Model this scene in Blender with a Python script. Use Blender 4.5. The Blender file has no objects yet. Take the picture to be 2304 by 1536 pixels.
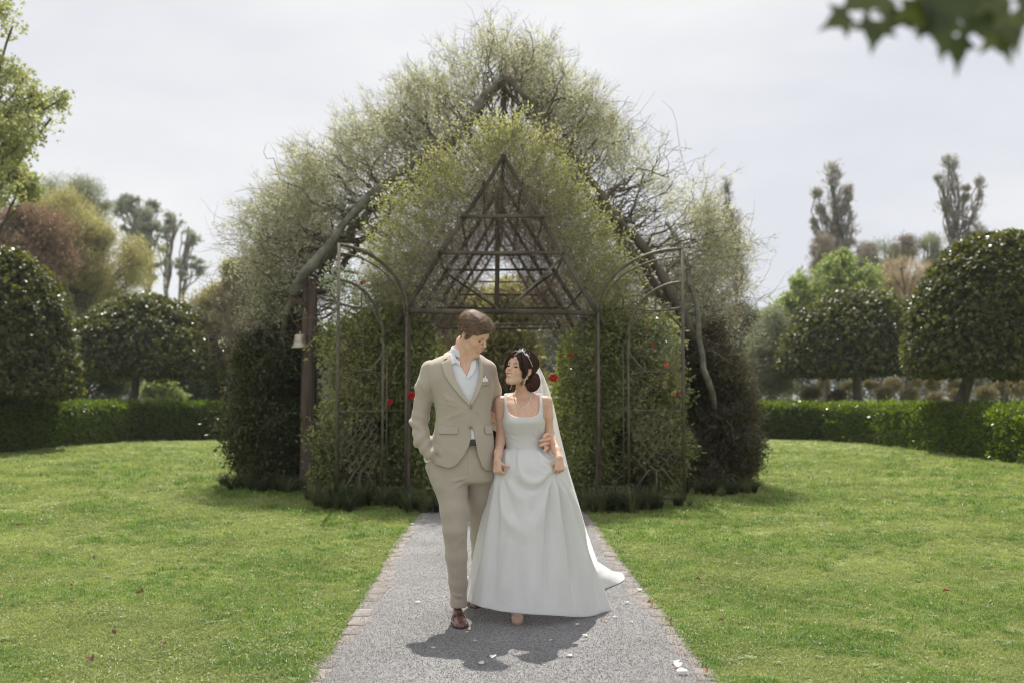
import bpy, math, random
import numpy as np
from mathutils import Vector, Matrix, Euler
rad = math.radians
SC = bpy.context.scene
COL = SC.collection
random.seed(7); RNG = np.random.default_rng(7)

# ------------------------------------------------------------------ camera
F = 2240.0; HOR = 890.0; CAMH = 1.35
PITCH = math.atan((HOR-768)/F)
cam_d = bpy.data.cameras.new('camera'); cam = bpy.data.objects.new('camera', cam_d); COL.objects.link(cam)
cam.location = (0, 0, CAMH); cam.rotation_euler = (math.pi/2+PITCH, 0, 0)
cam_d.lens = 35.0; cam_d.sensor_width = 36.0; cam_d.clip_end = 2000; cam_d.clip_start = 0.1
cam_d.dof.use_dof = True; cam_d.dof.focus_distance = 5.95; cam_d.dof.aperture_fstop = 2.0
SC.camera = cam
def at(u, v, Y):
    """the world point at distance Y seen at photo pixel (u, v)"""
    a = (u-1152)/F; b = (768-v)/F
    dy = math.cos(PITCH)-b*math.sin(PITCH); dz = math.sin(PITCH)+b*math.cos(PITCH)
    t = Y/dy
    return Vector((a*t, Y, CAMH+dz*t))
def pxm(Y): return Y/F       # metres per photo pixel at Y

# ------------------------------------------------------------------ sky + sun
SUN_EL, SUN_AZ = 61.0, 5.0   # azimuth: degrees left of +Y
w = bpy.data.worlds.new('World'); SC.world = w; w.use_nodes = True
nt = w.node_tree; nt.nodes.clear(); N = nt.nodes.new; L = nt.links.new
out = N('ShaderNodeOutputWorld'); bg = N('ShaderNodeBackground'); L(bg.outputs[0], out.inputs[0])
sky = N('ShaderNodeTexSky'); sky.sky_type = 'NISHITA'; sky.sun_disc = False
sky.sun_elevation = rad(SUN_EL); sky.sun_rotation = rad(-SUN_AZ)
tc = N('ShaderNodeTexCoord'); mp = N('ShaderNodeMapping'); L(tc.outputs['Generated'], mp.inputs[0])
mp.inputs['Scale'].default_value = (1.0, 1.0, 2.6); mp.inputs['Location'].default_value = (0.35, 0.0, 0.2)
n1 = N('ShaderNodeTexNoise'); n1.inputs['Scale'].default_value = 2.2; n1.inputs['Detail'].default_value = 5; n1.inputs['Roughness'].default_value = .5
L(mp.outputs[0], n1.inputs[0])
cr = N('ShaderNodeValToRGB'); L(n1.outputs['Fac'], cr.inputs[0])
SKYK = 10.0
e = cr.color_ramp.elements
e[0].position = .36; e[0].color = (.49*SKYK, .50*SKYK, .535*SKYK, 1)
e[1].position = .60; e[1].color = (.60*SKYK, .60*SKYK, .60*SKYK, 1)
mx = N('ShaderNodeMixRGB'); mx.inputs[0].default_value = .95
L(sky.outputs[0], mx.inputs[1]); L(cr.outputs[0], mx.inputs[2]); L(mx.outputs[0], bg.inputs[0])
bg.inputs[1].default_value = .1
sd = bpy.data.lights.new('sun', 'SUN'); so = bpy.data.objects.new('sun', sd); COL.objects.link(so)
sd.energy = 4.1; sd.angle = rad(.6); sd.color = (1, .95, .86)
az = rad(SUN_AZ); el = rad(SUN_EL)
sdir = Vector((-math.sin(az)*math.cos(el), math.cos(az)*math.cos(el), math.sin(el)))
so.rotation_euler = sdir.to_track_quat('Z', 'Y').to_euler(); so.location = (0, 0, 30)
SC.view_settings.view_transform = 'Standard'; SC.view_settings.look = 'None'
SC.view_settings.exposure = 0.60; SC.view_settings.gamma = 1; SC.view_settings.use_curve_mapping = False
SC.cycles.filter_width = 1.1; SC.cycles.max_bounces = 8; SC.cycles.transparent_max_bounces = 12; SC.cycles.transmission_bounces = 4
SC.cycles.diffuse_bounces = 4; SC.cycles.glossy_bounces = 2; SC.cycles.sample_clamp_indirect = 4
SC.cycles.caustics_reflective = False; SC.cycles.caustics_refractive = False

# ------------------------------------------------------------------ materials
def mat(name, col, rough=.6, col2=None, scale=5., detail=4., spec=.5, bump=0., bscale=40., trans=0., tcol=None,
        rnd=0., island=False, metal=0., sheen=0., sss=0., coat=0., stretch=None, coord='Object', pos=(.35, .65)):
    m = bpy.data.materials.new(name); m.use_nodes = True
    nt = m.node_tree; ns = nt.nodes; p = ns['Principled BSDF']; o = ns['Material Output']
    N = ns.new; L = nt.links.new
    c = tuple(col)+(1,)
    p.inputs['Base Color'].default_value = c; p.inputs['Roughness'].default_value = rough
    p.inputs['Specular IOR Level'].default_value = spec; p.inputs['Metallic'].default_value = metal
    if sheen: p.inputs['Sheen Weight'].default_value = sheen
    if coat: p.inputs['Coat Weight'].default_value = coat
    if sss:
        p.inputs['Subsurface Weight'].default_value = sss; p.inputs['Subsurface Radius'].default_value = (.018, .008, .004); p.inputs['Subsurface Scale'].default_value = .5
    m.diffuse_color = c
    tcn = N('ShaderNodeTexCoord'); mpn = N('ShaderNodeMapping'); L(N('ShaderNodeNewGeometry').outputs['Position'] if coord == 'World' else tcn.outputs[coord], mpn.inputs[0])
    if stretch: mpn.inputs['Scale'].default_value = stretch
    csock = None
    if col2 is not None:
        n = N('ShaderNodeTexNoise'); n.inputs['Scale'].default_value = scale; n.inputs['Detail'].default_value = detail
        L(mpn.outputs[0], n.inputs[0])
        r = N('ShaderNodeValToRGB'); r.color_ramp.elements[0].position = pos[0]; r.color_ramp.elements[1].position = pos[1]
        r.color_ramp.elements[0].color = c; r.color_ramp.elements[1].color = tuple(col2)+(1,)
        f = n.outputs['Fac']
        if rnd:
            oi = N('ShaderNodeObjectInfo'); src = oi.outputs['Random']
            if island:
                g = N('ShaderNodeNewGeometry'); ad = N('ShaderNodeMath'); ad.operation = 'ADD'
                L(src, ad.inputs[0]); L(g.outputs['Random Per Island'], ad.inputs[1])
                fr = N('ShaderNodeMath'); fr.operation = 'FRACT'; L(ad.outputs[0], fr.inputs[0]); src = fr.outputs[0]
            mxn = N('ShaderNodeMix'); mxn.inputs[0].default_value = rnd; L(f, mxn.inputs[2]); L(src, mxn.inputs[3]); f = mxn.outputs[0]
        L(f, r.inputs[0]); csock = r.outputs[0]; L(csock, p.inputs['Base Color'])
    if bump:
        n2 = N('ShaderNodeTexNoise'); n2.inputs['Scale'].default_value = bscale; n2.inputs['Detail'].default_value = 6
        L(mpn.outputs[0], n2.inputs[0]); b = N('ShaderNodeBump'); b.inputs['Strength'].default_value = min(1, bump); b.inputs['Distance'].default_value = .01
        L(n2.outputs['Fac'], b.inputs['Height']); L(b.outputs[0], p.inputs['Normal'])
    if trans:
        t = N('ShaderNodeBsdfTranslucent'); ms = N('ShaderNodeMixShader'); ms.inputs[0].default_value = trans
        if tcol is not None: t.inputs[0].default_value = tuple(tcol)+(1,)
        if csock is not None:
            if tcol is not None:
                mm = N('ShaderNodeMix'); mm.data_type = 'RGBA'; mm.blend_type = 'MULTIPLY'; mm.inputs[0].default_value = 1
                L(csock, mm.inputs[6]); mm.inputs[7].default_value = tuple(tcol)+(1,); L(mm.outputs[2], t.inputs[0])
            else: L(csock, t.inputs[0])
        elif tcol is None: t.inputs[0].default_value = c
        L(p.outputs[0], ms.inputs[1]); L(t.outputs[0], ms.inputs[2]); L(ms.outputs[0], o.inputs[0])
    return m

# ------------------------------------------------------------------ numpy helpers
def hash3(i, j, k, s=0):
    h = (i*374761393 + j*668265263 + k*2147483647 + s*974634777).astype(np.int64)
    h = (h ^ (h >> 13))*1274126177; h = h ^ (h >> 16)
    return (h & 0xffff)/65535.0
def vnoise(p, sc=1., s=0):
    q = np.asarray(p, float)*sc; i = np.floor(q).astype(np.int64); f = q-i; f = f*f*(3-2*f); r = 0
    for dx in (0, 1):
        for dy in (0, 1):
            for dz in (0, 1):
                wt = (f[..., 0] if dx else 1-f[..., 0])*(f[..., 1] if dy else 1-f[..., 1])*(f[..., 2] if dz else 1-f[..., 2])
                r = r+wt*hash3(i[..., 0]+dx, i[..., 1]+dy, i[..., 2]+dz, s)
    return r
def fbm(p, sc=1., s=0, o=3):
    a = 0; wgt = .5; t = 0
    for k in range(o): a = a+wgt*vnoise(p, sc, s+k*17); t += wgt; wgt *= .5; sc *= 2.1
    return a/t
class MB:
    """collects vertices and faces of one mesh"""
    def __init__(s): s.v = []; s.q = []; s.t = []; s.n = 0
    def add(s, v, q=None, t=None):
        v = np.asarray(v, float).reshape(-1, 3); s.v.append(v)
        if q is not None and len(q): s.q.append(np.asarray(q, np.int64).reshape(-1, 4)+s.n)
        if t is not None and len(t): s.t.append(np.asarray(t, np.int64).reshape(-1, 3)+s.n)
        s.n += len(v)
    def tube(s, pts, rr, n=6, cap=True, flat=1.0):
        pts = np.asarray(pts, float); m = len(pts); rr = np.broadcast_to(np.asarray(rr, float), (m,))
        tg = np.gradient(pts, axis=0); tg /= (np.linalg.norm(tg, axis=1, keepdims=True)+1e-12)
        up = np.array([0, 0, 1.]) if abs(tg[0, 2]) < .9 else np.array([1., 0, 0])
        a = np.cross(tg[0], up); a /= np.linalg.norm(a); fr = []
        for i in range(m):
            a = a-tg[i]*(a@tg[i]); a /= (np.linalg.norm(a)+1e-12); fr.append((a.copy(), np.cross(tg[i], a)))
        th = np.arange(n)*2*math.pi/n; c = np.cos(th); sn = np.sin(th)
        V = np.concatenate([pts[i]+rr[i]*(c[:, None]*fr[i][0]+flat*sn[:, None]*fr[i][1]) for i in range(m)])
        i0 = np.arange(m-1)[:, None]*n; k = np.arange(n)[None, :]; k2 = (k+1) % n
        q = np.stack([i0+k, i0+k2, i0+n+k2, i0+n+k], -1).reshape(-1, 4)
        t = []
        if cap:
            V = np.vstack([V, pts[0], pts[-1]])
            for kk in range(n):
                t.append((m*n, (kk+1) % n, kk)); t.append((m*n+1, (m-1)*n+kk, (m-1)*n+(kk+1) % n))
        s.add(V, q, t)
    def box(s, c, d, rz=0., M=None):
        x, y, z = np.array(d)/2
        v = np.array([(a, b, e) for a in (-x, x) for b in (-y, y) for e in (-z, z)])
        if M is not None: v = v@np.array(M).T
        if rz: cc, ss = math.cos(rz), math.sin(rz); v = v@np.array([[cc, ss, 0], [-ss, cc, 0], [0, 0, 1]])
        s.add(v+np.array(c), [(0, 1, 3, 2), (4, 6, 7, 5), (0, 4, 5, 1), (2, 3, 7, 6), (0, 2, 6, 4), (1, 5, 7, 3)])
    def lathe(s, prof, n=24, c=(0, 0, 0)):
        prof = np.asarray(prof, float); m = len(prof); th = np.arange(n)*2*math.pi/n
        V = np.stack([prof[:, 0, None]*np.cos(th), prof[:, 0, None]*np.sin(th), np.repeat(prof[:, 1, None], n, 1)], -1).reshape(-1, 3)+np.array(c)
        i0 = np.arange(m-1)[:, None]*n; k = np.arange(n)[None, :]; k2 = (k+1) % n
        s.add(V, np.stack([i0+k, i0+k2, i0+n+k2, i0+n+k], -1).reshape(-1, 4))
    def mesh(s, name, smooth=True):
        v = np.vstack(s.v) if s.v else np.zeros((0, 3)); q = np.vstack(s.q) if s.q else np.zeros((0, 4), int); t = np.vstack(s.t) if s.t else np.zeros((0, 3), int)
        me = bpy.data.meshes.new(name); me.vertices.add(len(v)); me.vertices.foreach_set('co', v.astype(np.float32).ravel())
        nl = len(q)*4+len(t)*3; me.loops.add(nl); me.loops.foreach_set('vertex_index', np.concatenate([q.ravel(), t.ravel()]).astype(np.int32))
        me.polygons.add(len(q)+len(t))
        me.polygons.foreach_set('loop_start', np.concatenate([np.arange(len(q))*4, len(q)*4+np.arange(len(t))*3]).astype(np.int32))
        if smooth: me.polygons.foreach_set('use_smooth', np.ones(len(q)+len(t), bool))
        me.update(calc_edges=True); me.validate(); return me
    def build(s, name, m, parent=None, smooth=True, kind=None, label=None):
        o = bpy.data.objects.new(name, s.mesh(name, smooth)); COL.objects.link(o)
        if m is not None: o.data.materials.append(m)
        if parent is not None: attach(o, parent)
        if kind: o['kind'] = kind
        if label: o['label'] = label
        return o
def origin(o):
    l = Vector((0, 0, 0))
    while o is not None: l += o.location; o = o.parent
    return l
def attach(o, parent):
    """parent a mesh whose vertices are in world coordinates to an unrotated thing, keeping it where it is"""
    o.parent = parent; l = origin(parent)
    if l.length > 0 and o.type == 'MESH': o.data.transform(Matrix.Translation(-l))
def thing(name, label, cat, loc=(0, 0, 0), group=None, rz=0.):
    o = bpy.data.objects.new(name, None); COL.objects.link(o); o.location = loc; o.rotation_euler = (0, 0, rz)
    o.empty_display_size = .2
    return tag(o, label, cat, group)
def tag(o, label, cat, group=None):
    o['label'] = label; o['category'] = cat
    if group: o['group'] = group
    return o

# ------------------------------------------------------------------ leaves set on points by geometry nodes
def leafmesh(mb, base, d, nrm, L_, W_, fold=.15, tipw=0., mid=.45):
    """one folded leaf, 4 triangles"""
    d = np.array(d, float); d /= np.linalg.norm(d); nrm = np.array(nrm, float); s = np.cross(d, nrm); s /= (np.linalg.norm(s)+1e-9); nn = np.cross(s, d)
    b = np.array(base, float); m = b+d*L_*mid-nn*L_*fold*.3; l = m+s*W_/2+nn*W_*fold; r = m-s*W_/2+nn*W_*fold; t = b+d*L_-nn*L_*fold*.5
    mb.add([b, l, t, r, m], t=[(0, 4, 1), (4, 2, 1), (0, 3, 4), (4, 3, 2)])
def ud(r):
    v = r.normal(size=3); return v/np.linalg.norm(v)
def proto(name, *layers):
    """layers: (material, fn(mb, rng), seed)"""
    V = []; Fq = []; mi = []; ms = []; off = 0
    me = bpy.data.meshes.new(name)
    for k, (m, fn, seed) in enumerate(layers):
        mb = MB(); fn(mb, np.random.default_rng(seed)); me.materials.append(m)
        V.append(np.vstack(mb.v)); fs = [f.tolist() for q in mb.q for f in (q+off)]+[f.tolist() for q in mb.t for f in (q+off)]
        Fq += fs; mi += [k]*len(fs); off += mb.n
    me.from_pydata(np.vstack(V).tolist(), [], Fq); me.polygons.foreach_set('material_index', mi); me.update()
    return bpy.data.objects.new(name, me)
def gn_tree(po, even=False):
    g = bpy.data.node_groups.new('scatter_'+po.name, 'GeometryNodeTree')
    g.interface.new_socket('Geometry', in_out='INPUT', socket_type='NodeSocketGeometry')
    g.interface.new_socket('Geometry', in_out='OUTPUT', socket_type='NodeSocketGeometry')
    n = g.nodes; gi = n.new('NodeGroupInput'); go = n.new('NodeGroupOutput')
    ip = n.new('GeometryNodeInstanceOnPoints'); oi = n.new('GeometryNodeObjectInfo'); oi.inputs['Object'].default_value = po; oi.inputs['As Instance'].default_value = True
    a = n.new('GeometryNodeInputNamedAttribute'); a.data_type = 'FLOAT_VECTOR'; a.inputs['Name'].default_value = 'rot'
    e2r = n.new('FunctionNodeEulerToRotation')
    b = n.new('GeometryNodeInputNamedAttribute'); b.data_type = 'FLOAT'; b.inputs['Name'].default_value = 'scl'
    l = g.links.new; l(gi.outputs[0], ip.inputs['Points']); l(oi.outputs['Geometry'], ip.inputs['Instance'])
    l(a.outputs[0], e2r.inputs[0]); l(e2r.outputs[0], ip.inputs['Rotation']); l(b.outputs[0], ip.inputs['Scale']); l(ip.outputs[0], go.inputs[0])
    return g
GN = {}
def scatter(name, po, pts, scl, parent=None, up=None, rot=None, seed=0, kind='stuff'):
    """a part (or stuff) whose leaf clusters stand on pts; up: (n,3) directions for the cluster's z axis"""
    r = np.random.default_rng(seed+len(pts)); pts = np.asarray(pts, float); n = len(pts)
    if po.name not in GN: GN[po.name] = gn_tree(po)
    if rot is None:
        if up is None: rot = r.uniform(0, 2*math.pi, (n, 3)); rot[:, 0] = np.arccos(r.uniform(-1, 1, n))
        else:
            u = np.asarray(up, float); u = u/(np.linalg.norm(u, axis=1, keepdims=True)+1e-9)
            # euler XYZ that carries z to u, with a free spin about z first: R = Rz(c)Ry(b)Rx(a): spin is put in by an own formula
            spin = r.uniform(0, 2*math.pi, n)
            th = np.arccos(np.clip(u[:, 2], -1, 1)); ph = np.arctan2(u[:, 1], u[:, 0])
            c1, s1 = np.cos(spin), np.sin(spin); c2, s2 = np.cos(th), np.sin(th); c3, s3 = np.cos(ph), np.sin(ph)
            # M = Rz(ph) Ry(th) Rz(spin)
            m20 = -s2*c1; m21 = s2*s1; m22 = c2; m10 = s3*c2*c1+c3*s1; m00 = c3*c2*c1-s3*s1
            rot = np.stack([np.arctan2(m21, m22), np.arcsin(np.clip(-m20, -1, 1)), np.arctan2(m10, m00)], 1)
    me = bpy.data.meshes.new(name); me.vertices.add(n)
    me.vertices.foreach_set('co', pts.astype(np.float32).ravel())
    a = me.attributes.new('rot', 'FLOAT_VECTOR', 'POINT'); a.data.foreach_set('vector', rot.astype(np.float32).ravel())
    b = me.attributes.new('scl', 'FLOAT', 'POINT'); b.data.foreach_set('value', np.broadcast_to(np.asarray(scl, float), (n,)).astype(np.float32).copy())
    o = bpy.data.objects.new(name, me); COL.objects.link(o)
    for k in po.data.materials: me.materials.append(k)
    md = o.modifiers.new('leaves', 'NODES'); md.node_group = GN[po.name]
    if parent is not None: attach(o, parent)
    if kind: o['kind'] = kind
    return o
def limb(p0, p1, n=8, wob=.05, sag=0., r=None):
    r = r or RNG; p0 = np.array(p0, float); p1 = np.array(p1, float); t = np.linspace(0, 1, n)[:, None]; L_ = np.linalg.norm(p1-p0)
    w_ = r.normal(size=(n, 3))*wob*L_; w_ = np.cumsum(w_, 0)*.5; w_ -= w_[0]; w_ = w_-t*w_[-1]
    P = p0+(p1-p0)*t+w_; P[:, 2] += sag*L_*4*(t*(1-t))[:, 0]
    return P
def along(P, n, closed=False):
    P = np.asarray(P, float); s = np.r_[0, np.cumsum(np.linalg.norm(np.diff(P, axis=0), axis=1))]; t = np.linspace(0, s[-1], n)
    return np.stack([np.interp(t, s, P[:, k]) for k in range(P.shape[1])], 1)
def fillpoly(r, poly, n, y0, y1):
    poly = np.array(poly, float); lo = poly.min(0); hi = poly.max(0); out = []
    while len(out) < n:
        q = r.uniform(lo, hi, (n*2, 2)); x, y = q[:, 0], q[:, 1]; ins = np.zeros(len(q), bool); j = len(poly)-1
        for i in range(len(poly)):
            xi, yi = poly[i]; xj, yj = poly[j]
            with np.errstate(divide='ignore', invalid='ignore'): ins ^= ((yi > y) != (yj > y)) & (x < (xj-xi)*(y-yi)/(yj-yi+1e-9)+xi)
            j = i
        out += q[ins].tolist()
    q = np.array(out[:n]); ym = (y0+y1)/2
    P = np.array([at(u, v, ym) for u, v in q]); P[:, 1] = r.uniform(y0, y1, n); return P
# ================================================================== ground
def ground(u, v): return at(u, v, CAMH*F/(v-HOR)*1.0)
def gY(v): return CAMH*F/(v-HOR)
def pathx(Y): return .0-.0172*(np.asarray(Y)-4.68)
PHW = .955
m_soil = mat('lawn_ground', (.115, .155, .04), .95, (.25, .29, .10), scale=1.3, detail=8, coord='World', bump=.9, bscale=60, pos=(.3, .72))
mb = MB(); nx, ny = 90, 110
gx = np.sign(np.linspace(-1, 1, nx))*np.abs(np.linspace(-1, 1, nx))**2.5*420; gy = -6+np.linspace(0, 1, ny)**3*700
X, Y = np.meshgrid(gx, gy); Z = np.zeros_like(X)
idx = np.arange(nx*ny).reshape(ny, nx)
mb.add(np.stack([X, Y, Z], -1), np.stack([idx[:-1, :-1], idx[:-1, 1:], idx[1:, 1:], idx[1:, :-1]], -1).reshape(-1, 4))
lawn = mb.build('lawn', m_soil); lawn['kind'] = 'structure'
# gravel path
m_path = mat('gravel_path', (.205, .20, .20), .95, (.30, .295, .295), scale=260, detail=3, coord='World', bump=1., bscale=150, pos=(.38, .62))
nt = m_path.node_tree; p = nt.nodes['Principled BSDF']; g = nt.nodes.new('ShaderNodeNewGeometry')
n2 = nt.nodes.new('ShaderNodeTexNoise'); n2.inputs['Scale'].default_value = 1.4; n2.inputs['Detail'].default_value = 6; nt.links.new(g.outputs['Position'], n2.inputs[0])
n3 = nt.nodes.new('ShaderNodeTexVoronoi'); n3.inputs['Scale'].default_value = 85; nt.links.new(g.outputs['Position'], n3.inputs['Vector'])
r2 = nt.nodes.new('ShaderNodeValToRGB'); r2.color_ramp.elements[0].position = .3; r2.color_ramp.elements[1].position = .7
r2.color_ramp.elements[0].color = (.80, .79, .77, 1); r2.color_ramp.elements[1].color = (1.08, 1.08, 1.10, 1); nt.links.new(n2.outputs['Fac'], r2.inputs[0])
r3 = nt.nodes.new('ShaderNodeValToRGB'); r3.color_ramp.elements[0].position = 0; r3.color_ramp.elements[1].position = .9
r3.color_ramp.elements[0].color = (.55, .55, .55, 1); r3.color_ramp.elements[1].color = (1.3, 1.3, 1.3, 1)
nt.links.new(n3.outputs['Color'], r3.inputs[0])
src = p.inputs['Base Color'].links[0].from_socket
mm = nt.nodes.new('ShaderNodeMix'); mm.data_type = 'RGBA'; mm.blend_type = 'MULTIPLY'; mm.inputs[0].default_value = 1
m2 = nt.nodes.new('ShaderNodeMix'); m2.data_type = 'RGBA'; m2.blend_type = 'MULTIPLY'; m2.inputs[0].default_value = .8
nt.links.new(src, mm.inputs[6]); nt.links.new(r2.outputs[0], mm.inputs[7]); nt.links.new(mm.outputs[2], m2.inputs[6]); nt.links.new(r3.outputs[0], m2.inputs[7]); nt.links.new(m2.outputs[2], p.inputs['Base Color'])
mb = MB(); ys = np.linspace(-3, 30, 200); xs = np.linspace(-1, 1, 25)
X = pathx(ys)[:, None]+xs[None]*PHW; Yg = np.repeat(ys[:, None], 25, 1); Zg = .004+.012*(1-xs[None]**2)+.004*fbm(np.stack([X, Yg, X*0], -1), 2.5)
idx = np.arange(200*25).reshape(200, 25)
mb.add(np.stack([X, Yg, Zg], -1), np.stack([idx[:-1, :-1], idx[:-1, 1:], idx[1:, 1:], idx[1:, :-1]], -1).reshape(-1, 4))
path = mb.build('path', m_path); path['kind'] = 'structure'
# loose stones on the path, real grains
def st(mb, r):
    v = np.array([(1, 0, 0), (-1, 0, 0), (0, 1, 0), (0, -1, 0), (0, 0, .8), (0, 0, -.5)])*(1+r.uniform(-.25, .25, (6, 3)))
    mb.add(v, t=[(0, 2, 4), (2, 1, 4), (1, 3, 4), (3, 0, 4), (2, 0, 5), (1, 2, 5), (3, 1, 5), (0, 3, 5)])
m_stone = mat('gravel_stone', (.11, .11, .11), .9, (.46, .45, .45), rnd=.95, scale=3, coord='World', pos=(.1, .9))
P_st = proto('gravel_grain', (m_stone, st, 3))
n = 90000; u_ = RNG.uniform(0, 1, n); yy = 3.9/(1-u_*(1-3.9/13)); xx = pathx(yy)+RNG.uniform(-1, 1, n)**1*(PHW+.05)
scatter('gravel', P_st, np.stack([xx, yy, np.full(n, .0135)+.006*(1-((xx-pathx(yy))/PHW)**2)], 1), RNG.uniform(.0012, .0034, n)*(1+.0*yy), path)
# brick edging, each brick a part of the path
m_brick = mat('edging_brick', (.215, .188, .172), .95, (.30, .268, .248), scale=14, detail=7, coord='World', bump=.8, bscale=90, rnd=.3)
def brickmesh():
    mb = MB(); x, y, z = .056, .108, .03; b = .006
    V = []
    for zz, s in ((-z, 1), (z-b, 1), (z, 0)):
        V += [(-x+b*(1-s), -y+b*(1-s), zz), (x-b*(1-s), -y+b*(1-s), zz), (x-b*(1-s), y-b*(1-s), zz), (-x+b*(1-s), y-b*(1-s), zz)]
    q = [(8, 9, 10, 11)]
    for k in (0, 4):
        for i in range(4): q.append((k+i, k+(i+1) % 4, k+4+(i+1) % 4, k+4+i))
    mb.add(V, q); me = mb.mesh('brick', False); me.materials.append(m_brick); return me
bme = brickmesh()
for sgn in (-1, 1):
    y = 2.6
    while y < 12.4:
        o = bpy.data.objects.new('brick', bme); COL.objects.link(o); o.parent = path
        jx = random.gauss(0, .008)+(.03*math.sin(y*1.3+sgn))
        o.location = (float(pathx(y))+sgn*(PHW-.045)+jx, y, -.0195+random.gauss(0, .0022)); o.rotation_euler = (random.gauss(0, .012), random.gauss(0, .015), random.gauss(-.017, .018))
        o.scale = (1, random.uniform(.93, 1.02), 1)
        y += .228
# soil strip that creeps over the brick edge
# ------------------------------------------------------------------ grass
m_gr = mat('grass_blade', (.165, .22, .055), .40, (.42, .46, .18), scale=.9, detail=6, coord='World', rnd=.35, trans=.42, tcol=(1.2, 1.25, .8), spec=.4, pos=(.28, .72))
m_gr2 = mat('grass_blade_lush', (.10, .19, .032), .4, (.23, .335, .075), scale=.9, detail=6, coord='World', rnd=.5, trans=.40, tcol=(1.1, 1.3, .7), spec=.5)
m_straw = mat('dry_grass', (.40, .36, .20), .6, (.55, .50, .32), scale=3, coord='World', rnd=.6, trans=.3)
def blades(nb, h, w, spread, lean):
    def fn(mb, r):
        for _ in range(nb):
            a = r.uniform(0, 6.283); q = r.uniform(0, spread)**1; b = np.array([q*math.cos(r.uniform(0, 6.28)), q*math.sin(r.uniform(0, 6.28)), -.004])
            hh = h*r.uniform(.5, 1.15); le = r.uniform(.1, lean); d = np.array([math.cos(a), math.sin(a), 0]); s = np.array([-d[1], d[0], 0])*w*r.uniform(.7, 1.2)/2
            p1 = b+d*hh*le*.35+np.array([0, 0, hh*.6]); p2 = b+d*hh*le+np.array([0, 0, hh*(1-.35*le)])
            mb.add([b-s, b+s, p1+s*.8, p1-s*.8, p2], [(0, 1, 2, 3)], [(3, 2, 4)])
    return fn
P_g1 = proto('grass_tuft', (m_gr, blades(16, .032, .0042, .05, 1.3), 11), (m_straw, blades(2, .022, .004, .05, 1.6), 5))
P_g2 = proto('lush_tuft', (m_gr2, blades(18, .048, .0048, .045, 1.1), 12))
def lawn_pts(n, y0, y1, half=.56, p=1.):
    u_ = RNG.uniform(0, 1, n); Y = y0*y1/(y1-u_*(y1-y0)) if p == 1 else y0+(y1-y0)*u_
    X = RNG.uniform(-1, 1, n)*(half*Y+.6)
    d = np.abs(X-pathx(Y)); edge = PHW+.015+.035*fbm(np.stack([X*0, Y, Y*0], 1), 6., 3)-.03
    k = (d > edge)
    return np.stack([X, Y, np.zeros(n)], 1)[k]
g = lawn_pts(150000, 3.9, 30)
nz = fbm(g, 1.1, 5, 4); sc = (.75+.7*nz)*np.clip(g[:, 1]/9, .85, 2.2)*RNG.uniform(.7, 1.2, len(g))
scatter('grass', P_g1, g, sc, lawn, up=np.tile([0, 0, 1.], (len(g), 1))+RNG.normal(size=(len(g), 3))*.15)
g = lawn_pts(52000, 3.9, 26); nz = fbm(g, 1.6, 9, 4); g = g[(nz > .49)|(np.abs(np.abs(g[:, 0]-pathx(g[:, 1]))-PHW) < .04)]
scatter('lush_grass', P_g2, g, RNG.uniform(.5, 1.15, len(g))*np.clip(g[:, 1]/9, .8, 1.8), lawn, up=np.tile([0, 0, 1.], (len(g), 1))+RNG.normal(size=(len(g), 3))*.2)
# broad weed leaves and clover heads in the lawn
m_weed = mat('weed_leaf', (.10, .17, .035), .5, (.17, .26, .06), rnd=.8, scale=3, coord='World', trans=.25)
def rosette(mb, r):
    for k in range(7):
        a = k*6.283/7+r.uniform(-.3, .3); leafmesh(mb, (0, 0, .004), (math.cos(a), math.sin(a), .25), (0, 0, 1), .05*r.uniform(.7, 1.2), .02, .1, mid=.6)
P_w = proto('weed_rosette', (m_weed, rosette, 4))
g = lawn_pts(1100, 4.0, 22)
scatter('lawn_weeds', P_w, g+[0, 0, .006], RNG.uniform(.4, .9, len(g)), lawn, up=np.tile([0, 0, 1.], (len(g), 1)))
m_clov = mat('clover_flower', (.65, .66, .60), .7)
def ball(mb, r):
    for _ in range(10): leafmesh(mb, (0, 0, 0), ud(r)+[0, 0, .4], ud(r), .008, .005)
P_c = proto('clover_head', (m_clov, ball, 4))
g = lawn_pts(420, 4.2, 24); g = g[fbm(g, .7, 77) > .5]
scatter('clover', P_c, g+[0, 0, .03], RNG.uniform(.6, 1.3, len(g)), lawn)

# ------------------------------------------------------------------ foliage prototypes
m_bark = mat('bark', (.075, .062, .048), .95, (.16, .14, .115), scale=9, detail=8, coord='World', bump=1., bscale=25, stretch=(1, 1, .3))
m_twig = mat('twig_bark', (.085, .062, .048), .85, (.17, .13, .10), scale=5, coord='World')
def lm(name, a, b, rough=.4, trans=.4, tcol=(1.2, 1.25, .7), spec=.5, sc=.8, rnd=.6):
    return mat(name, a, rough, b, scale=sc, detail=3, coord='World', rnd=rnd, island=True, trans=trans, tcol=tcol, spec=spec, pos=(.2, .8))
def cluster(n, R, L_, W_, up=0., fold=.15, mid=.45):
    def fn(mb, r):
        for _ in range(n):
            b = ud(r)*R*r.uniform(.2, 1)**.5; d = b/R*.8+ud(r)*.8+[0, 0, up]; leafmesh(mb, b, d, ud(r)+[0, 0, .6], L_*r.uniform(.7, 1.2), W_*r.uniform(.8, 1.2), fold, mid=mid)
    return fn
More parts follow.
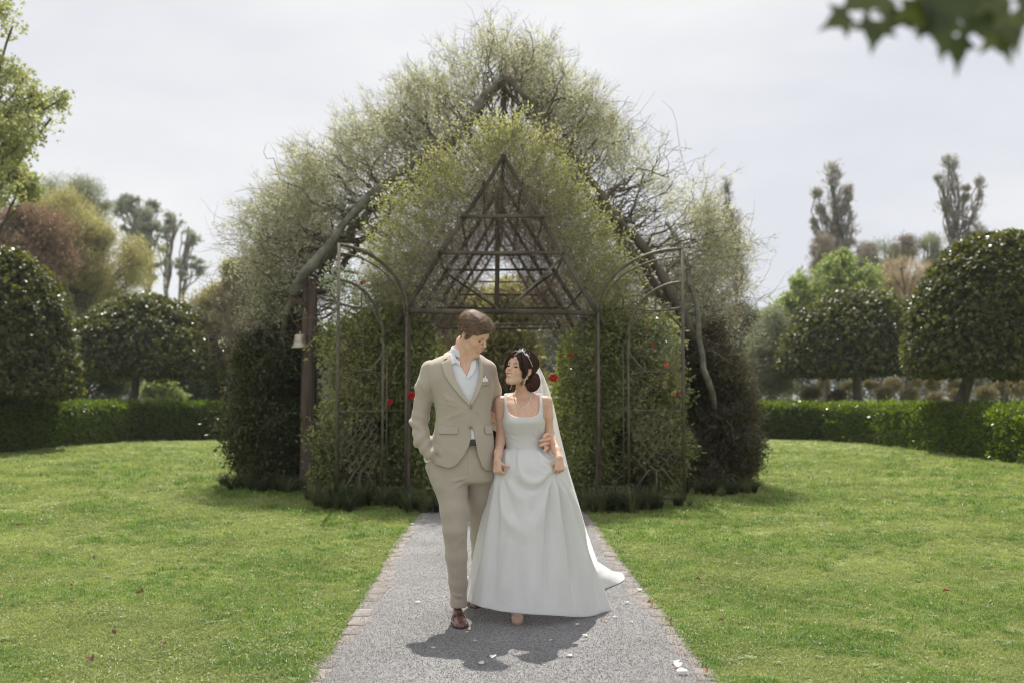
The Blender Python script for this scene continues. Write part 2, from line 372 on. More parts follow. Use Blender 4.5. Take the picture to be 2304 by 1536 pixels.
def sprig(n, ln, L_, W_, curve=.25, side=.0, up=.5):
    """leaves set along a short arching stem that grows along z"""
    def fn(mb, r):
        for k in range(n):
            t = (k+.5)/n; b = np.array([curve*ln*t*t, 0, ln*t])+r.normal(size=3)*ln*side; a = r.uniform(0, 6.28)
            leafmesh(mb, b, (math.cos(a), math.sin(a), up), (0, 0, 1), L_*r.uniform(.7, 1.2), W_, .12)
    return fn
def stem(ln, rr, curve=.25, forks=0):
    def fn(mb, r):
        t = np.linspace(0, 1, 5); P = np.stack([curve*ln*t*t, t*0, ln*t], 1); mb.tube(P, rr*(1-.6*t), 3, False)
        for k in range(forks):
            j = r.uniform(.2, .8); b = np.array([curve*ln*j*j, 0, ln*j]); d = ud(r)*.8+[0, 0, .7]; mb.tube([b, b+d*ln*.16+ud(r)*.01, b+d*ln*.34], [rr*.6, rr*.45, rr*.3], 3, False)
    return fn
m_hedge = lm('laurel_leaf', (.022, .046, .011), (.14, .185, .025), rough=.26, trans=.42, tcol=(2.6, 2.7, .6), spec=.5)
P_hedge = proto('laurel_sprig', (m_hedge, cluster(9, .07, .07, .034, .5), 2))
m_top = lm('maple_leaf_dark', (.020, .032, .012), (.15, .16, .05), rough=.34, trans=.34, tcol=(2.2, 2.1, .7), spec=.35)
P_top = proto('maple_sprig', (m_top, cluster(10, .11, .10, .075, .1), 3))
m_core = mat('light_block_core', (.012, .016, .007), .95, (.03, .032, .016), scale=6)  # near-black for solid cores added unseen to stop light through the leaves

def hedge(label, pix, width, h0, h1, seed, n=21000):
    c = along([tuple(ground(u, v))[:2] for u, v in pix], 80); tg = np.gradient(c, axis=0); tg /= np.linalg.norm(tg, axis=1, keepdims=True); nr = np.stack([-tg[:, 1], tg[:, 0]], 1)
    if (nr[40]*c[40]).sum() < 0: nr = -nr
    r = np.random.default_rng(seed); hh = np.linspace(h0, h1, 80)
    b = c[20]; root = thing('hedge', label, 'hedge', (b[0], b[1], 0))
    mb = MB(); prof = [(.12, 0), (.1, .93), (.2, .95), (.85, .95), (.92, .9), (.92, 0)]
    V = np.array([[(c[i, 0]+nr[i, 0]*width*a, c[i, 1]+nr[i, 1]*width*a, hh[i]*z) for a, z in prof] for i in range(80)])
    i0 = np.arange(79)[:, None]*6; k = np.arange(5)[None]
    mb.add(V, np.stack([i0+k, i0+k+1, i0+7+k, i0+6+k], -1).reshape(-1, 4)); mb.build('light_block_core', m_core, root)  # solid core added so no light passes between the hedge leaves
    i = r.uniform(0, 78.99, n); ii = i.astype(int); f = (i-ii)[:, None]; cc = c[ii]*(1-f)+c[ii+1]*f; nn = nr[ii]; h = np.interp(i, np.arange(80), hh)
    face = r.uniform(0, 1, n) < .6; a = np.where(face, r.normal(0, .035, n), r.uniform(0, width, n)); z = np.where(face, r.uniform(0.0, 1, n), 1+r.normal(0, .045, n))*h
    bumpn = fbm(np.stack([cc[:, 0], cc[:, 1], z], 1), 2.2, seed)-.5
    a = a-bumpn*.10*face; z = z+bumpn*.07*(~face)
    P = np.stack([cc[:, 0]+nn[:, 0]*a, cc[:, 1]+nn[:, 1]*a, np.maximum(z, .02)], 1)
    up = np.where(face[:, None], np.stack([-nn[:, 0], -nn[:, 1], .35+0*a], 1), [0, 0, 1.])+r.normal(size=(n, 3))*.45
    scatter('foliage', P_hedge, P, r.uniform(.7, 1.3, n), root, up=up, seed=seed)
hedge('clipped green laurel hedge curving behind the lawn under the umbrella tree, left of the arbour', [(-900, 1160), (-320, 1060), (-80, 1026), (0, 1018), (100, 1008), (215, 997), (300, 991), (525, 987), (760, 985)], .9, 1.16, 1.05, 1)
hedge('clipped glossy laurel hedge curving behind the lawn on the side of the two poplars', [(1560, 984), (1710, 985), (1850, 990), (1960, 998), (2060, 1010), (2180, 1026), (2304, 1045), (2520, 1085), (3100, 1230)], .9, 1.04, 1.06, 2)

# ------------------------------------------------------------------ trees
def ellipsoid_clumps(r, spec, Y):
    """spec: (u, v, ru, rv, k, clump radius px, depth factor): clump centres in world and radii"""
    out = []
    for (u, v, ru, rv, k, cr, df) in spec:
        for _ in range(k):
            d = ud(r)*r.uniform(.35, 1)**.5
            yy = Y+d[1]*ru*df*pxm(Y)
            p = at(u+d[0]*ru, v-d[2]*rv, Y); out.append((np.array([p.x, yy, p.z]), cr*pxm(Y)*r.uniform(.7, 1.3)))
    return out
def clump_pts(r, clumps, per, flat=.8, hollow=.3):
    P = []; U = []
    for c, R in clumps:
        n = max(4, int(per*r.uniform(.7, 1.3))); d = r.normal(size=(n, 3)); d /= np.linalg.norm(d, axis=1, keepdims=True)
        q = d*(R*(hollow+(1-hollow)*r.uniform(0, 1, n)**.5)*np.clip(1+.30*r.normal(size=n), .3, 2.))[:, None]*(.75+.6*vnoise(d, 2.3, int(r.integers(1e6))))[:, None]; q[:, 2] *= flat
        P.append(c+q); U.append(d+[0, 0, .4])
    return np.vstack(P), np.vstack(U)
def tree(name, label, Y, trunk, spec, po, per, scl, cat='tree', group=None, seed=0, tr=.15, flat=.8, hollow=.3, gap=0., limbs=True, m=None, base_z=0., upw=.0, cpart='crown'):
    r = np.random.default_rng(seed+100)
    t0 = at(trunk[0][0], HOR, Y); root = thing(name, label, cat, (t0.x, Y, base_z), group)
    tp = [np.array((t0.x, Y, base_z))]+[np.array(at(u, v, Y)) for u, v in trunk[1:]]
    mb = MB(); P = along(tp, 14); P[1:-1, :2] += r.normal(size=(12, 2))*tr*.25; L_ = len(P)
    mb.tube(P, np.linspace(tr, tr*.35, L_)*np.r_[1.5, 1.15, np.ones(L_-2)], 8)
    cl = ellipsoid_clumps(r, spec, Y)
    if limbs:
        for c, R in cl:
            j = int(r.integers(L_//2, L_-1)); mb.tube(limb(P[j], c, 7, .05, .04, r), np.linspace(tr*.32, .012+.0004*Y, 7), 5, False)
    mb.build('trunk', m or m_bark, root)
    fine = (1.0 if po in (P_map,) else 1.9); per = per*fine; scl = scl*fine**-.62
    p, u = clump_pts(r, cl, per, flat, hollow)
    if gap: k = fbm(p, 1.3/(pxm(Y)*20), seed) > gap; p, u = p[k], u[k]
    u = u+np.array([0, 0, upw])+r.normal(size=u.shape)*.35
    k = p[:, 2] > .05; scatter(cpart, po, p[k], scl*r.uniform(.7, 1.3, k.sum()), root, up=u[k], seed=seed)
    return root
def topiary(label, Y, tu, cu, ctop, cbot, ru, seed, n=9000, lean=0., group='umbrella-clipped maple trees'):
    """clipped crown with a domed top and a flat underside on a bare trunk"""
    r = np.random.default_rng(seed); k = pxm(Y); t0 = at(tu, HOR, Y); c = at(cu, HOR, Y)
    zt = CAMH+(HOR-ctop)*k; zb = CAMH+(HOR-cbot)*k; R = ru*k; root = thing('topiary_tree', label, 'tree', (t0.x, Y, 0), group)
    mb = MB(); mid = (c.x*.6+t0.x*.4, Y, zb+.35); mb.tube(limb((t0.x, Y, 0), mid, 8, .02, 0, r), np.linspace(.17, .12, 8)*np.r_[1.4, 1.1, np.ones(6)], 9)
    for a in range(9):
        an = a*.698+r.uniform(-.2, .2); mb.tube(limb(mid, (c.x+math.cos(an)*R*.75, Y+math.sin(an)*R*.75, zb+.4+r.uniform(0, .4)*(zt-zb)), 6, .05, .1, r), np.linspace(.07, .02, 6), 6, False)
    mb.build('trunk', m_bark, root)
    H = zt-zb
    def surf(th, t, off=0.):
        # t 0 bottom centre .. 1 top centre
        s = np.where(t < .25, t/.25, 1.); z = np.where(t < .25, zb+.10*s, 0.); 
        q = (t-.25)/.75; ph = q*math.pi/2
        rr = np.where(t < .25, s*.97, np.cos(ph)**.80); z = np.where(t < .25, zb, zb+H*np.sin(ph)**1.05)
        nx = np.where(t < .25, 0., np.cos(ph)); nz = np.where(t < .25, -1., np.sin(ph)+.0)
        return rr, z, nx, nz
    th = r.uniform(0, 6.283, n); t = np.r_[r.uniform(0, .25, n//6)**.5*.5, r.uniform(.25, 1, n-n//6)]; t = np.where(t > .25, .25+.75*((t-.25)/.75)**1.0, t)
    rr, z, nx, nz = surf(th, t)
    P = np.stack([c.x+np.cos(th)*rr*R, Y+np.sin(th)*rr*R, z], 1); nn = np.stack([nx*np.cos(th), nx*np.sin(th), nz], 1)
    P += nn*(.34*(fbm(P, 1.1, seed)-.5)+.26*(fbm(P, 3.1, seed+4)-.5)+r.normal(0, .06, n))[:, None]
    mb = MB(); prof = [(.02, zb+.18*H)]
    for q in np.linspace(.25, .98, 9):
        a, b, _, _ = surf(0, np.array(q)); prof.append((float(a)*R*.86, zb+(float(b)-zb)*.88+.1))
    mb.lathe(prof, 20, (c.x, Y, 0)); mb.build('light_block_core', m_core, root)  # added dark core, keeps light from showing through the crown
    scatter('crown', P_top, P, r.uniform(.7, 1.35, n)*(Y/30)**.3, root, up=nn+r.normal(size=(n, 3))*.5+[0, 0, .3], seed=seed)
topiary('dark domed topiary tree cropped by the edge of the photo, standing before the reddish tree', 24.4, 0, -35, 566, 880, 186, 21, 12000)
topiary('umbrella-clipped maple with flat underside in front of the tall pines', 33, 287, 318, 684, 836, 168, 22)
topiary('umbrella-clipped maple in front of the pale green large-leaved tree', 33, 1932, 1924, 668, 830, 160, 23)
topiary('largest dark domed topiary maple, cropped by the edge beyond the cream-plumed tree', 23.6, 2128, 2244, 545, 828, 186, 24, 13000)

m_olive = lm('olive_leaf', (.27, .25, .13), (.50, .45, .28), .5, .5); P_olive = proto('olive_sprig', (m_olive, cluster(14, .2, .11, .05, .5), 5))
m_grn = lm('grey_green_leaf', (.19, .21, .14), (.36, .37, .26), .5, .35, (1.1, 1.15, .8)); P_grn = proto('grey_sprig', (m_grn, cluster(14, .2, .10, .045, .5), 6))
m_red = lm('red_brown_leaf', (.17, .12, .08), (.32, .24, .15), .5, .35, (1.2, .9, .7)); P_red = proto('red_sprig', (m_red, cluster(14, .2, .11, .06, .2), 7))
m_map = lm('maple_leaf_light', (.30, .32, .16), (.50, .50, .30), .45, .5); 
def starleaves(n, R, L_):
    def fn(mb, r):
        for _ in range(n):
            b = ud(r)*R*r.uniform(.1, 1)**.5; nn = ud(r)+[0, 0, .9]; nn /= np.linalg.norm(nn); a0 = np.cross(nn, ud(r)); a0 /= np.linalg.norm(a0); a1 = np.cross(nn, a0); s = L_*r.uniform(.7, 1.2)
            V = [b]
            for k in range(10):
                an = k*.628; rr = s*(.5 if k % 2 == 0 else .22); V.append(b+(a0*math.cos(an)+a1*math.sin(an))*rr-nn*.1*rr)
            mb.add(V, t=[(0, 1+k, 1+(k+1) % 10) for k in range(10)])
    return fn
P_map = proto('star_leaf_sprig', (m_map, starleaves(7, .17, .15), 8), (m_twig, stem(.2, .004, .3, 3), 3))
m_pine = lm('pine_needle', (.28, .30, .25), (.44, .45, .39), .6, .5, (1, 1.05, .9)); 
def needles(mb, r):
    for _ in range(40):
        b = ud(r)*.06; d = ud(r)+[0, 0, .5]; leafmesh(mb, b, d, ud(r), .20*r.uniform(.7, 1.2), .016, .1)
P_pine = proto('needle_tuft', (m_pine, needles, 9))
m_pop = lm('poplar_leaf', (.34, .325, .28), (.52, .50, .44), .5, .35, (1.05, 1.05, .9)); P_pop = proto('poplar_sprig', (m_pop, sprig(16, .5, .12, .06, .3, .08, .7), 10), (m_twig, stem(.5, .008, .3, 2), 3))
m_lg = lm('pale_green_leaf', (.20, .26, .11), (.40, .45, .23), .4, .45); P_lg = proto('large_leaf_sprig', (m_lg, cluster(9, .2, .17, .14, .2), 11))
m_cream = lm('cream_plume', (.42, .33, .21), (.62, .52, .37), .8, .35, (1, 1, 1)); P_cream = proto('plume', (m_cream, sprig(22, .45, .08, .035, .5, .05, .6), 12))
m_brn = lm('brown_leaf', (.24, .20, .165), (.38, .33, .27), .6, .3, (1, 1, .9)); P_brn = proto('brown_sprig', (m_brn, cluster(14, .22, .10, .05, .6), 13))
m_dk = lm('dark_green_leaf', (.03, .05, .02), (.10, .135, .045), .4, .25); P_dk = proto('dark_sprig', (m_dk, cluster(14, .2, .10, .05, .3), 14))
m_bal = lm('standard_leaf', (.12, .10, .04), (.36, .30, .17), .5, .3, (1.1, 1.1, .8)); P_bal = proto('standard_sprig', (m_bal, cluster(12, .10, .07, .045, .2), 15))

# left side
tree('maple_tree', 'light green star-leaved maple reaching in from the edge above the reddish tree', 17, [(-170, 0), (-150, 500), (-60, 250)], [(60, 290, 120, 60, 13, 34, 1), (20, 190, 65, 50, 7, 28, 1), (-60, 330, 120, 120, 10, 50, 1), (110, 250, 70, 35, 5, 22, 1), (-40, 30, 70, 45, 6, 26, 1)], P_map, 80, .52, seed=1, tr=.10, gap=.47)
tree('yellow_green_tree', 'yellow-green leafy tree low below the maple at the photo edge', 21, [(-60, 0), (-50, 480)], [(5, 410, 70, 65, 12, 32, 1)], P_map, 110, .66, seed=2, tr=.12, gap=.3)
tree('red_leaved_tree', 'dark reddish-brown leafy tree behind the cropped topiary dome', 44, [(30, 0), (40, 620)], [(45, 570, 100, 105, 30, 38, .8), (-30, 520, 70, 80, 12, 40, 1)], P_red, 110, 1.3, seed=3)
tree('grey_green_tree', 'grey-green bushy tree whose top shows above the olive tree', 60, [(150, 0), (150, 520)], [(130, 450, 75, 60, 22, 28, .8), (215, 480, 35, 50, 8, 22, .8), (150, 560, 100, 90, 14, 40, .8)], P_grn, 80, 1.3, seed=4, upw=.6, gap=.42)
tree('olive_tree', 'large olive-yellow feathery tree behind the umbrella-clipped maple', 48, [(190, 0), (200, 650)], [(150, 520, 85, 80, 26, 34, .8), (240, 600, 95, 85, 30, 36, .8), (170, 640, 120, 60, 22, 38, .8)], P_olive, 80, 1.2, seed=5, upw=.6, gap=.42)
def pine(label, Y, trunk, spec, seed, per=26, s=2.2, tr=.30):
    return tree('pine_tree', label, Y, trunk, spec, P_pine, per*1.3, s*.62, group='tall pines on the skyline', seed=seed, tr=tr, flat=.55, hollow=.1, m=m_pbark, gap=.47)
m_pbark = mat('pine_bark', (.14, .12, .10), .95, (.24, .21, .18), scale=3, coord='World')
pine('broadest tall pine with a full rounded dark crown on the skyline', 85, [(335, 0), (333, 650), (330, 455)], [(315, 475, 52, 38, 26, 15, 1), (330, 530, 42, 45, 18, 15, 1), (285, 500, 22, 30, 7, 13, 1), (335, 600, 20, 40, 6, 10, 1)], 31, 34)
pine('slim bare-trunked pine standing between the two others on the skyline', 85, [(374, 0), (378, 660), (392, 490)], [(388, 500, 22, 22, 9, 11, 1), (380, 560, 24, 55, 10, 9, 1)], 32, 20, tr=.22)
pine('slim pine with sagging limbs, nearest the arbour', 85, [(398, 0), (402, 660), (424, 510)], [(424, 525, 22, 26, 9, 11, 1), (425, 590, 30, 45, 10, 9, 1), (450, 600, 25, 12, 4, 8, 1)], 33, 20, tr=.22)
tree('shrub', 'olive-green bushy shrub between the pines and the arbour', 34, [(520, 0), (520, 800)], [(530, 720, 60, 100, 30, 30, .8), (475, 745, 45, 75, 16, 26, .8), (580, 640, 50, 60, 12, 26, .8), (520, 620, 22, 30, 4, 16, .8)], P_olive, 90, 1.0, cat='shrub', seed=6, upw=.7)
tree('dark_conifer', 'dark green bush beside the arbour, right behind the far end of the hedge', 36, [(530, 0), (530, 850)], [(525, 830, 55, 110, 34, 30, .9)], P_dk, 110, 1.1, cat='shrub', seed=7)
tree('shrub', 'low bright green shrub seen under the umbrella-clipped maple', 38, [(360, 0), (360, 880)], [(365, 885, 45, 35, 12, 18, .8)], P_lg, 60, .7, cat='shrub', seed=8)
tree('shrub', 'dark leafy shrub between the cropped dome and the trunk of the umbrella maple', 42, [(190, 0), (190, 860)], [(180, 850, 110, 75, 30, 34, .8)], P_dk, 100, 1.2, cat='shrub', seed=9)
tree('shrub', 'dark shrub under the umbrella maple on the arbour side', 42, [(430, 0), (430, 860)], [(430, 850, 90, 75, 26, 34, .8)], P_dk, 100, 1.2, cat='shrub', seed=10)
# right side
def plume(r, u0, v0, u1, v1, R, k):
    """clumps along a leaning plume"""
    out = []
    for i in range(k):
        t = (i+.5)/k; out.append((u0+(u1-u0)*t, v0+(v1-v0)*t, R*math.sin(math.pi*min(1, t*.8+.18))**.8*.75, 12, 2, R*.62, 1.))
    return out
rr_ = np.random.default_rng(5)
tree('poplar_tree', 'wind-bent poplar with a single dense plume, nearer the arbour', 70, [(1885, 0), (1890, 620), (1885, 470)], plume(rr_, 1905, 610, 1872, 372, 24, 11)+plume(rr_, 1912, 560, 1906, 420, 15, 6)+plume(rr_, 1872, 560, 1836, 425, 13, 6)+plume(rr_, 1865, 590, 1828, 490, 11, 5)+[(1890, 600, 40, 40, 10, 22, 1)], P_pop, 46, .85, gap=.43, seed=11, upw=1.2, flat=1.1, group='wind-bent poplars')
tree('poplar_tree', 'tallest poplar with a divided top, above the largest topiary dome', 70, [(2160, 0), (2155, 620), (2140, 450)], plume(rr_, 2160, 600, 2135, 350, 24, 11)+plume(rr_, 2150, 520, 2108, 400, 12, 6)+plume(rr_, 2180, 560, 2172, 420, 9, 6)+plume(rr_, 2195, 560, 2203, 405, 14, 6)+[(2160, 590, 30, 30, 6, 20, 1)], P_pop, 46, .85, gap=.45, seed=12, upw=1.2, flat=1.1, group='wind-bent poplars')
tree('poplar_tree', 'pale poplar half hidden behind the shoulder of the arbour', 70, [(1660, 0), (1655, 600), (1640, 450)], plume(rr_, 1670, 620, 1630, 415, 20, 10)+[(1650, 600, 40, 50, 12, 24, 1)], P_pop, 46, .85, gap=.43, seed=13, upw=1.2, flat=1.1, group='wind-bent poplars')
for i, (u, v, ru, rv, c, l) in enumerate([(1940, 590, 28, 42, 0, 'brownish rounded tree just beyond the single-plumed poplar'), (1985, 575, 32, 42, 1, 'grey-green tree with two knobbly tops between the poplars'), (2030, 570, 24, 40, 0, 'brownish tree in the skyline row, behind the cream plumes'), (2085, 565, 28, 40, 1, 'slim grey-green tree in the skyline row, just before the tallest poplar'), (2215, 570, 45, 35, 0, 'low brown tree in the skyline row, at the foot of the tallest poplar'), (1850, 570, 26, 45, 0, 'brownish bush at the foot of the single-plumed poplar')]):
    tree('skyline_tree', l, 66, [(u, 0), (u, v+20)], [(u, v, ru, rv, 12, 17, 1), (u, v+60, ru, 40, 6, 22, 1)], P_grn if c else P_brn, 60, 1.3, gap=.44, seed=40+i, group='row of trees on the skyline', upw=.8)
tree('large_leaved_tree', 'pale green tree with big leaves behind the umbrella-clipped maple', 38, [(1860, 0), (1860, 720)], [(1800, 680, 50, 45, 14, 24, .8), (1885, 650, 60, 75, 24, 26, .8), (1755, 720, 35, 45, 9, 22, .8), (1950, 660, 35, 55, 10, 22, .8), (1905, 590, 25, 25, 4, 16, .8)], P_lg, 42, .95, gap=.42, seed=14)
tree('cream_plumed_tree', 'bushy tree covered in cream-coloured plumes', 40, [(2040, 0), (2045, 700)], [(2040, 640, 60, 55, 26, 20, .8), (2085, 670, 35, 50, 8, 20, .8)], P_cream, 46, .9, seed=15, upw=.9)
tree('shrub', 'grey-green loose shrub between the arbour and the umbrella-clipped maple', 35, [(1735, 0), (1735, 820)], [(1735, 790, 45, 85, 26, 26, .8), (1700, 830, 30, 60, 8, 22, .8)], P_grn, 100, .9, cat='shrub', seed=16, upw=.4)
tree('dark_conifer', 'dark evergreen showing beside the shoulder of the arbour', 44, [(1680, 0), (1680, 780)], [(1675, 735, 45, 45, 16, 22, .8), (1690, 800, 50, 60, 14, 26, .8)], P_dk, 90, 1.1, seed=17)
# ball-headed standards behind the right hedge
bl = ['pinkish-green ball', 'straw-coloured ball', 'yellow-green ball']; where = ['just clear of the arbour', 'left of the umbrella maple trunk', 'beside the umbrella maple trunk', 'between the two topiary trunks', 'beside the stout topiary trunk', 'under the largest dome', 'near the photo edge']
spots = [(1735, 858, 16, 46), (1775, 868, 19, 40), (1822, 886, 20, 36), (1855, 862, 14, 44), (1882, 893, 19, 35), (1908, 865, 14, 44), (1958, 862, 13, 42), (1985, 880, 19, 37), (2012, 866, 17, 40), (2043, 888, 20, 36), (2055, 862, 19, 42), (2100, 893, 16, 36), (2103, 864, 18, 42), (2152, 870, 20, 39), (2158, 888, 19, 36), (2222, 886, 23, 35), (2262, 872, 20, 37), (2272, 862, 18, 42), (2298, 872, 22, 36), (1700, 872, 18, 42)]
big = sorted(spots)
for i, (u, v, R, Y) in enumerate(big):
    side = 'just clear of the arbour' if u < 1790 else 'left of the umbrella maple trunk' if u < 1900 else 'beside the umbrella maple trunk' if u < 1960 else 'between the two topiary trunks' if u < 2110 else 'just right of the stout topiary trunk' if u < 2200 else 'close to the right photo edge'
    same = [s for s in big if (s[0] < 1790) == (u < 1790) and (1790 <= s[0] < 1900) == (1790 <= u < 1900) and (1900 <= s[0] < 1960) == (1900 <= u < 1960) and (1960 <= s[0] < 2110) == (1960 <= u < 2110) and (2110 <= s[0] < 2200) == (2110 <= u < 2200)]
    k = same.index((u, v, R, Y)); od = ['first', 'second', 'third', 'fourth', 'fifth', 'sixth'][k]
    tree('standard_shrub', f'{"low" if v > 880 else "high"} ball-headed standard shrub, {od} from left, {side}', Y, [(u, 0), (u, v)], [(u, v, R*.6, R*.55, 7, R*.62, 1)], P_bal, 60, .85, cat='shrub', seed=60+i, group='ball-headed standards behind the hedge', tr=.045, m=m_pbark)
# far wood that closes the view
def wood(label, Y, u0, u1, top, n, po, s, seed):
    r = np.random.default_rng(seed); u = r.uniform(u0, u1, n); ht = np.interp(u, [p[0] for p in top], [p[1] for p in top])+90*(vnoise(np.stack([u/45, u*0, u*0], 1), 1, seed)-.5)
    vv = HOR+20-(HOR+20-ht)*r.uniform(0, 1, n)**.75; yy = Y+r.uniform(-4, 4, n)
    P = np.array([at(a, b, Y) for a, b in zip(u, vv)]); P[:, 1] = yy; P[:, 2] = np.maximum(P[:, 2], .1)
    o = scatter('far_wood', po, P, s*r.uniform(.7, 1.3, n), None, up=r.normal(size=(n, 3))*.6+[0, 0, .7], seed=seed)
    o['label'] = label; o['category'] = 'woodland'
wood('dark distant mass of trees behind the garden on the pine side', 95, -350, 1000, [(-350, 640), (250, 700), (480, 790), (1000, 760)], 15000, P_grn, 2.6, 1)
wood('dark distant mass of trees behind the garden on the poplar side', 90, 1000, 2700, [(1000, 760), (1500, 740), (1700, 790), (1800, 680), (2700, 640)], 17000, P_dk, 2.6, 2)
# ================================================================== arbour
def ax(Y, Y0=12.9): return -.0172*(Y-Y0)
m_log = mat('weathered_log', (.055, .043, .033), .95, (.14, .115, .09), scale=3, detail=9, coord='World', bump=1., bscale=18, stretch=(1, 1, .4))
m_grey = mat('grey_branch', (.085, .08, .062), .95, (.24, .23, .19), scale=6, detail=9, coord='World', bump=1., bscale=20)
m_rust = mat('painted_iron', (.075, .068, .048), .55, (.15, .12, .085), scale=14, detail=6, coord='World', metal=.3, bump=.4, bscale=60)
m_post = mat('redwood_post', (.075, .053, .043), .95, (.17, .13, .107), scale=5, detail=9, coord='World', bump=1., bscale=22, stretch=(4, 4, .25))
m_sage = lm('vine_leaf', (.46, .48, .33), (.74, .74, .60), .5, .5, (1.1, 1.12, .9))
m_lime = lm('new_vine_leaf', (.36, .37, .16), (.62, .60, .34), .5, .5, (1.15, 1.25, .7))
m_vt = mat('vine_twig', (.20, .16, .12), .9, (.34, .28, .22), scale=3, coord='World')
m_vd = mat('dry_vine_twig', (.13, .095, .08), .9, (.27, .21, .18), scale=2, coord='World')
P_sage = proto('vine_spray', (m_sage, sprig(16, .42, .066, .024, .4, .09, .6), 20), (m_vt, stem(.42, .0035, .4, 4), 4))
P_lime = proto('lime_vine_spray', (m_lime, sprig(17, .36, .052, .018, .5, .07, .8), 21), (m_vt, stem(.36, .003, .5, 4), 5))
def tangle(n, R, rr):
    def fn(mb, r):
        for _ in range(n):
            p = ud(r)*R; d = ud(r); q = [p]
            for k in range(4): d = d+ud(r)*.5; d /= np.linalg.norm(d); q.append(q[-1]+d*R*.45)
            mb.tube(q, [rr, rr*.9, rr*.8, rr*.6, rr*.4], 3, False)
    return fn
P_tang = proto('twig_tangle', (m_vd, tangle(9, .28, .003), 22))
P_tang2 = proto('grey_twig_tangle', (m_vt, tangle(6, .34, .0032), 23), (m_sage, cluster(10, .3, .04, .013, .2), 6))
m_bush = lm('rose_leaf', (.085, .12, .04), (.48, .48, .23), .30, .52, (1.2, 1.3, .6), .55)
P_bush = proto('rose_leaf_sprig', (m_bush, cluster(12, .13, .075, .032, .3), 24))
m_rlt = lm('pale_rose_leaf', (.20, .22, .08), (.58, .56, .30), .3, .5, (1.2, 1.25, .7), .5)  # paler rose leaf colour for the shoots in front of the bushes
P_rlt = proto('pale_rose_sprig', (m_rlt, sprig(16, .34, .045, .018, .3, .08, .8), 34), (m_vt, stem(.34, .003, .3, 2), 8))
m_bd = lm('dark_shrub_leaf', (.022, .036, .012), (.13, .145, .045), .35, .35, (1.3, 1.2, .6), .55)
P_bd = proto('dark_shrub_sprig', (m_bd, cluster(15, .13, .062, .026, .3), 25))
m_bb = lm('bronze_leaf', (.05, .045, .024), (.19, .15, .085), .4, .35, (1.2, 1.1, .7), .5)
P_bb = proto('bronze_sprig', (m_bb, cluster(14, .13, .05, .02, .4), 26), (m_vd, stem(.2, .004, .3, 2), 8))
m_gl = lm('silver_leaf', (.20, .24, .14), (.52, .56, .42), .16, .3, (1, 1.1, .8), .9)
P_gl = proto('silver_sprig', (m_gl, cluster(9, .12, .05, .03, .3), 27))

def pole(mb, a, b, r0, r1=None, wob=.012, n=8, k=8, r=None, sag=0.):
    mb.tube(limb(a, b, k, wob, sag, r), np.linspace(r0, r1 if r1 else r0, k), n)
# ---- inner tunnel: A-frames one behind the other
arb = thing('arbour', 'rustic pole arbour of steep A-frames standing one behind another over the path', 'arbour', (0, 12.9, 0))
rA = np.random.default_rng(11)
AP, LE, RE = at(1133, 352, 12.9), at(906, 706, 12.9), at(1346, 706, 12.9)
FY = [12.9, 14.6, 16.4, 18.3, 20.3]
def sh(p, Y): return np.array([p[0]+ax(Y), Y+(p[1]-12.9), p[2]])
for fi, Y in enumerate(FY):
    a, l, r_ = sh(AP, Y), sh(LE, Y), sh(RE, Y)
    for e in (l, r_):
        mb = MB(); d = (a-e)/np.linalg.norm(a-e); pole(mb, e-d*.18, a+d*.03, .034, .026, .008, r=rA); mb.build('rafter', m_log, arb)
    for e, bu in ((l, 916), (r_, 1346)):
        g0 = at(bu, 1124, 12.9); mb = MB(); pole(mb, (g0.x+ax(Y), Y, 0), (g0.x+ax(Y), Y, e[2]+.05), .036, .032, .004, r=rA); mb.build('post', m_log, arb)
    def bar(v, u0, u1, rr=.028, dv=0):
        mb = MB(); A = at(u0, v, 12.9); B = at(u1, v+dv, 12.9); pole(mb, sh(A, Y)+[0, -.05, 0], sh(B, Y)+[0, -.05, 0], rr, rr*.9, .006, r=rA); mb.build('crossbar', m_log, arb)
    if fi == 0: bar(489, 1040, 1226, .027); bar(571, 986, 1268, .026); bar(699, 903, 1350, .034, 8)
    elif fi in (1, 3): bar(571, 988, 1266, .018); bar(676, 925, 1334, .018)
    else: bar(489, 1045, 1222, .018); bar(640, 945, 1315, .018)
for u0, v0, u1, v1 in ((990, 580, 1122, 697), (1266, 580, 1138, 697)):
    mb = MB(); pole(mb, at(u0, v0, 12.97), at(u1, v1, 12.97), .016, .014, .01, r=rA); mb.build('brace', m_grey, arb)
for u0, v0, u1, v1 in ((992, 584, 1122, 676), (1264, 584, 1136, 676)):
    mb = MB(); pole(mb, sh(at(u0, v0, 12.9), 14.3), sh(at(u1, v1, 12.9), 14.3), .016, .014, .01, r=rA); mb.build('brace', m_log, arb)
for Y in (14.36,):
    mb = MB(); pole(mb, sh(at(1120, 380, 12.9), Y), sh(at(1118, 690, 12.9), Y), .034, .034, .006, r=rA); mb.build('king_post', m_log, arb)
mb = MB(); pole(mb, (sh(AP, 12.95)+[0, 0, -.06]), sh(AP, 20.5)+[0, 0, -.06], .022, .022, .003, r=rA); mb.build('ridge_pole', m_log, arb)
for t in (.2, .42, .64, .86, 1.0):
    for e in (LE, RE):
        p = np.array(AP)*(1-t)+np.array(e)*t; mb = MB(); pole(mb, sh(p, 12.75)+[0, 0, .05], sh(p, 20.6)+[0, 0, .05], .015, .015, .003, r=rA); mb.build('purlin', m_log, arb)
for zz in (.6, 1.2, 1.8):
    for bu in (916, 1346):
        g0 = at(bu, 1124, 12.9); mb = MB(); pole(mb, (g0.x, 12.95, zz), (g0.x+ax(20.6), 20.6, zz), .018, .018, .003, r=rA); mb.build('rail', m_log, arb)

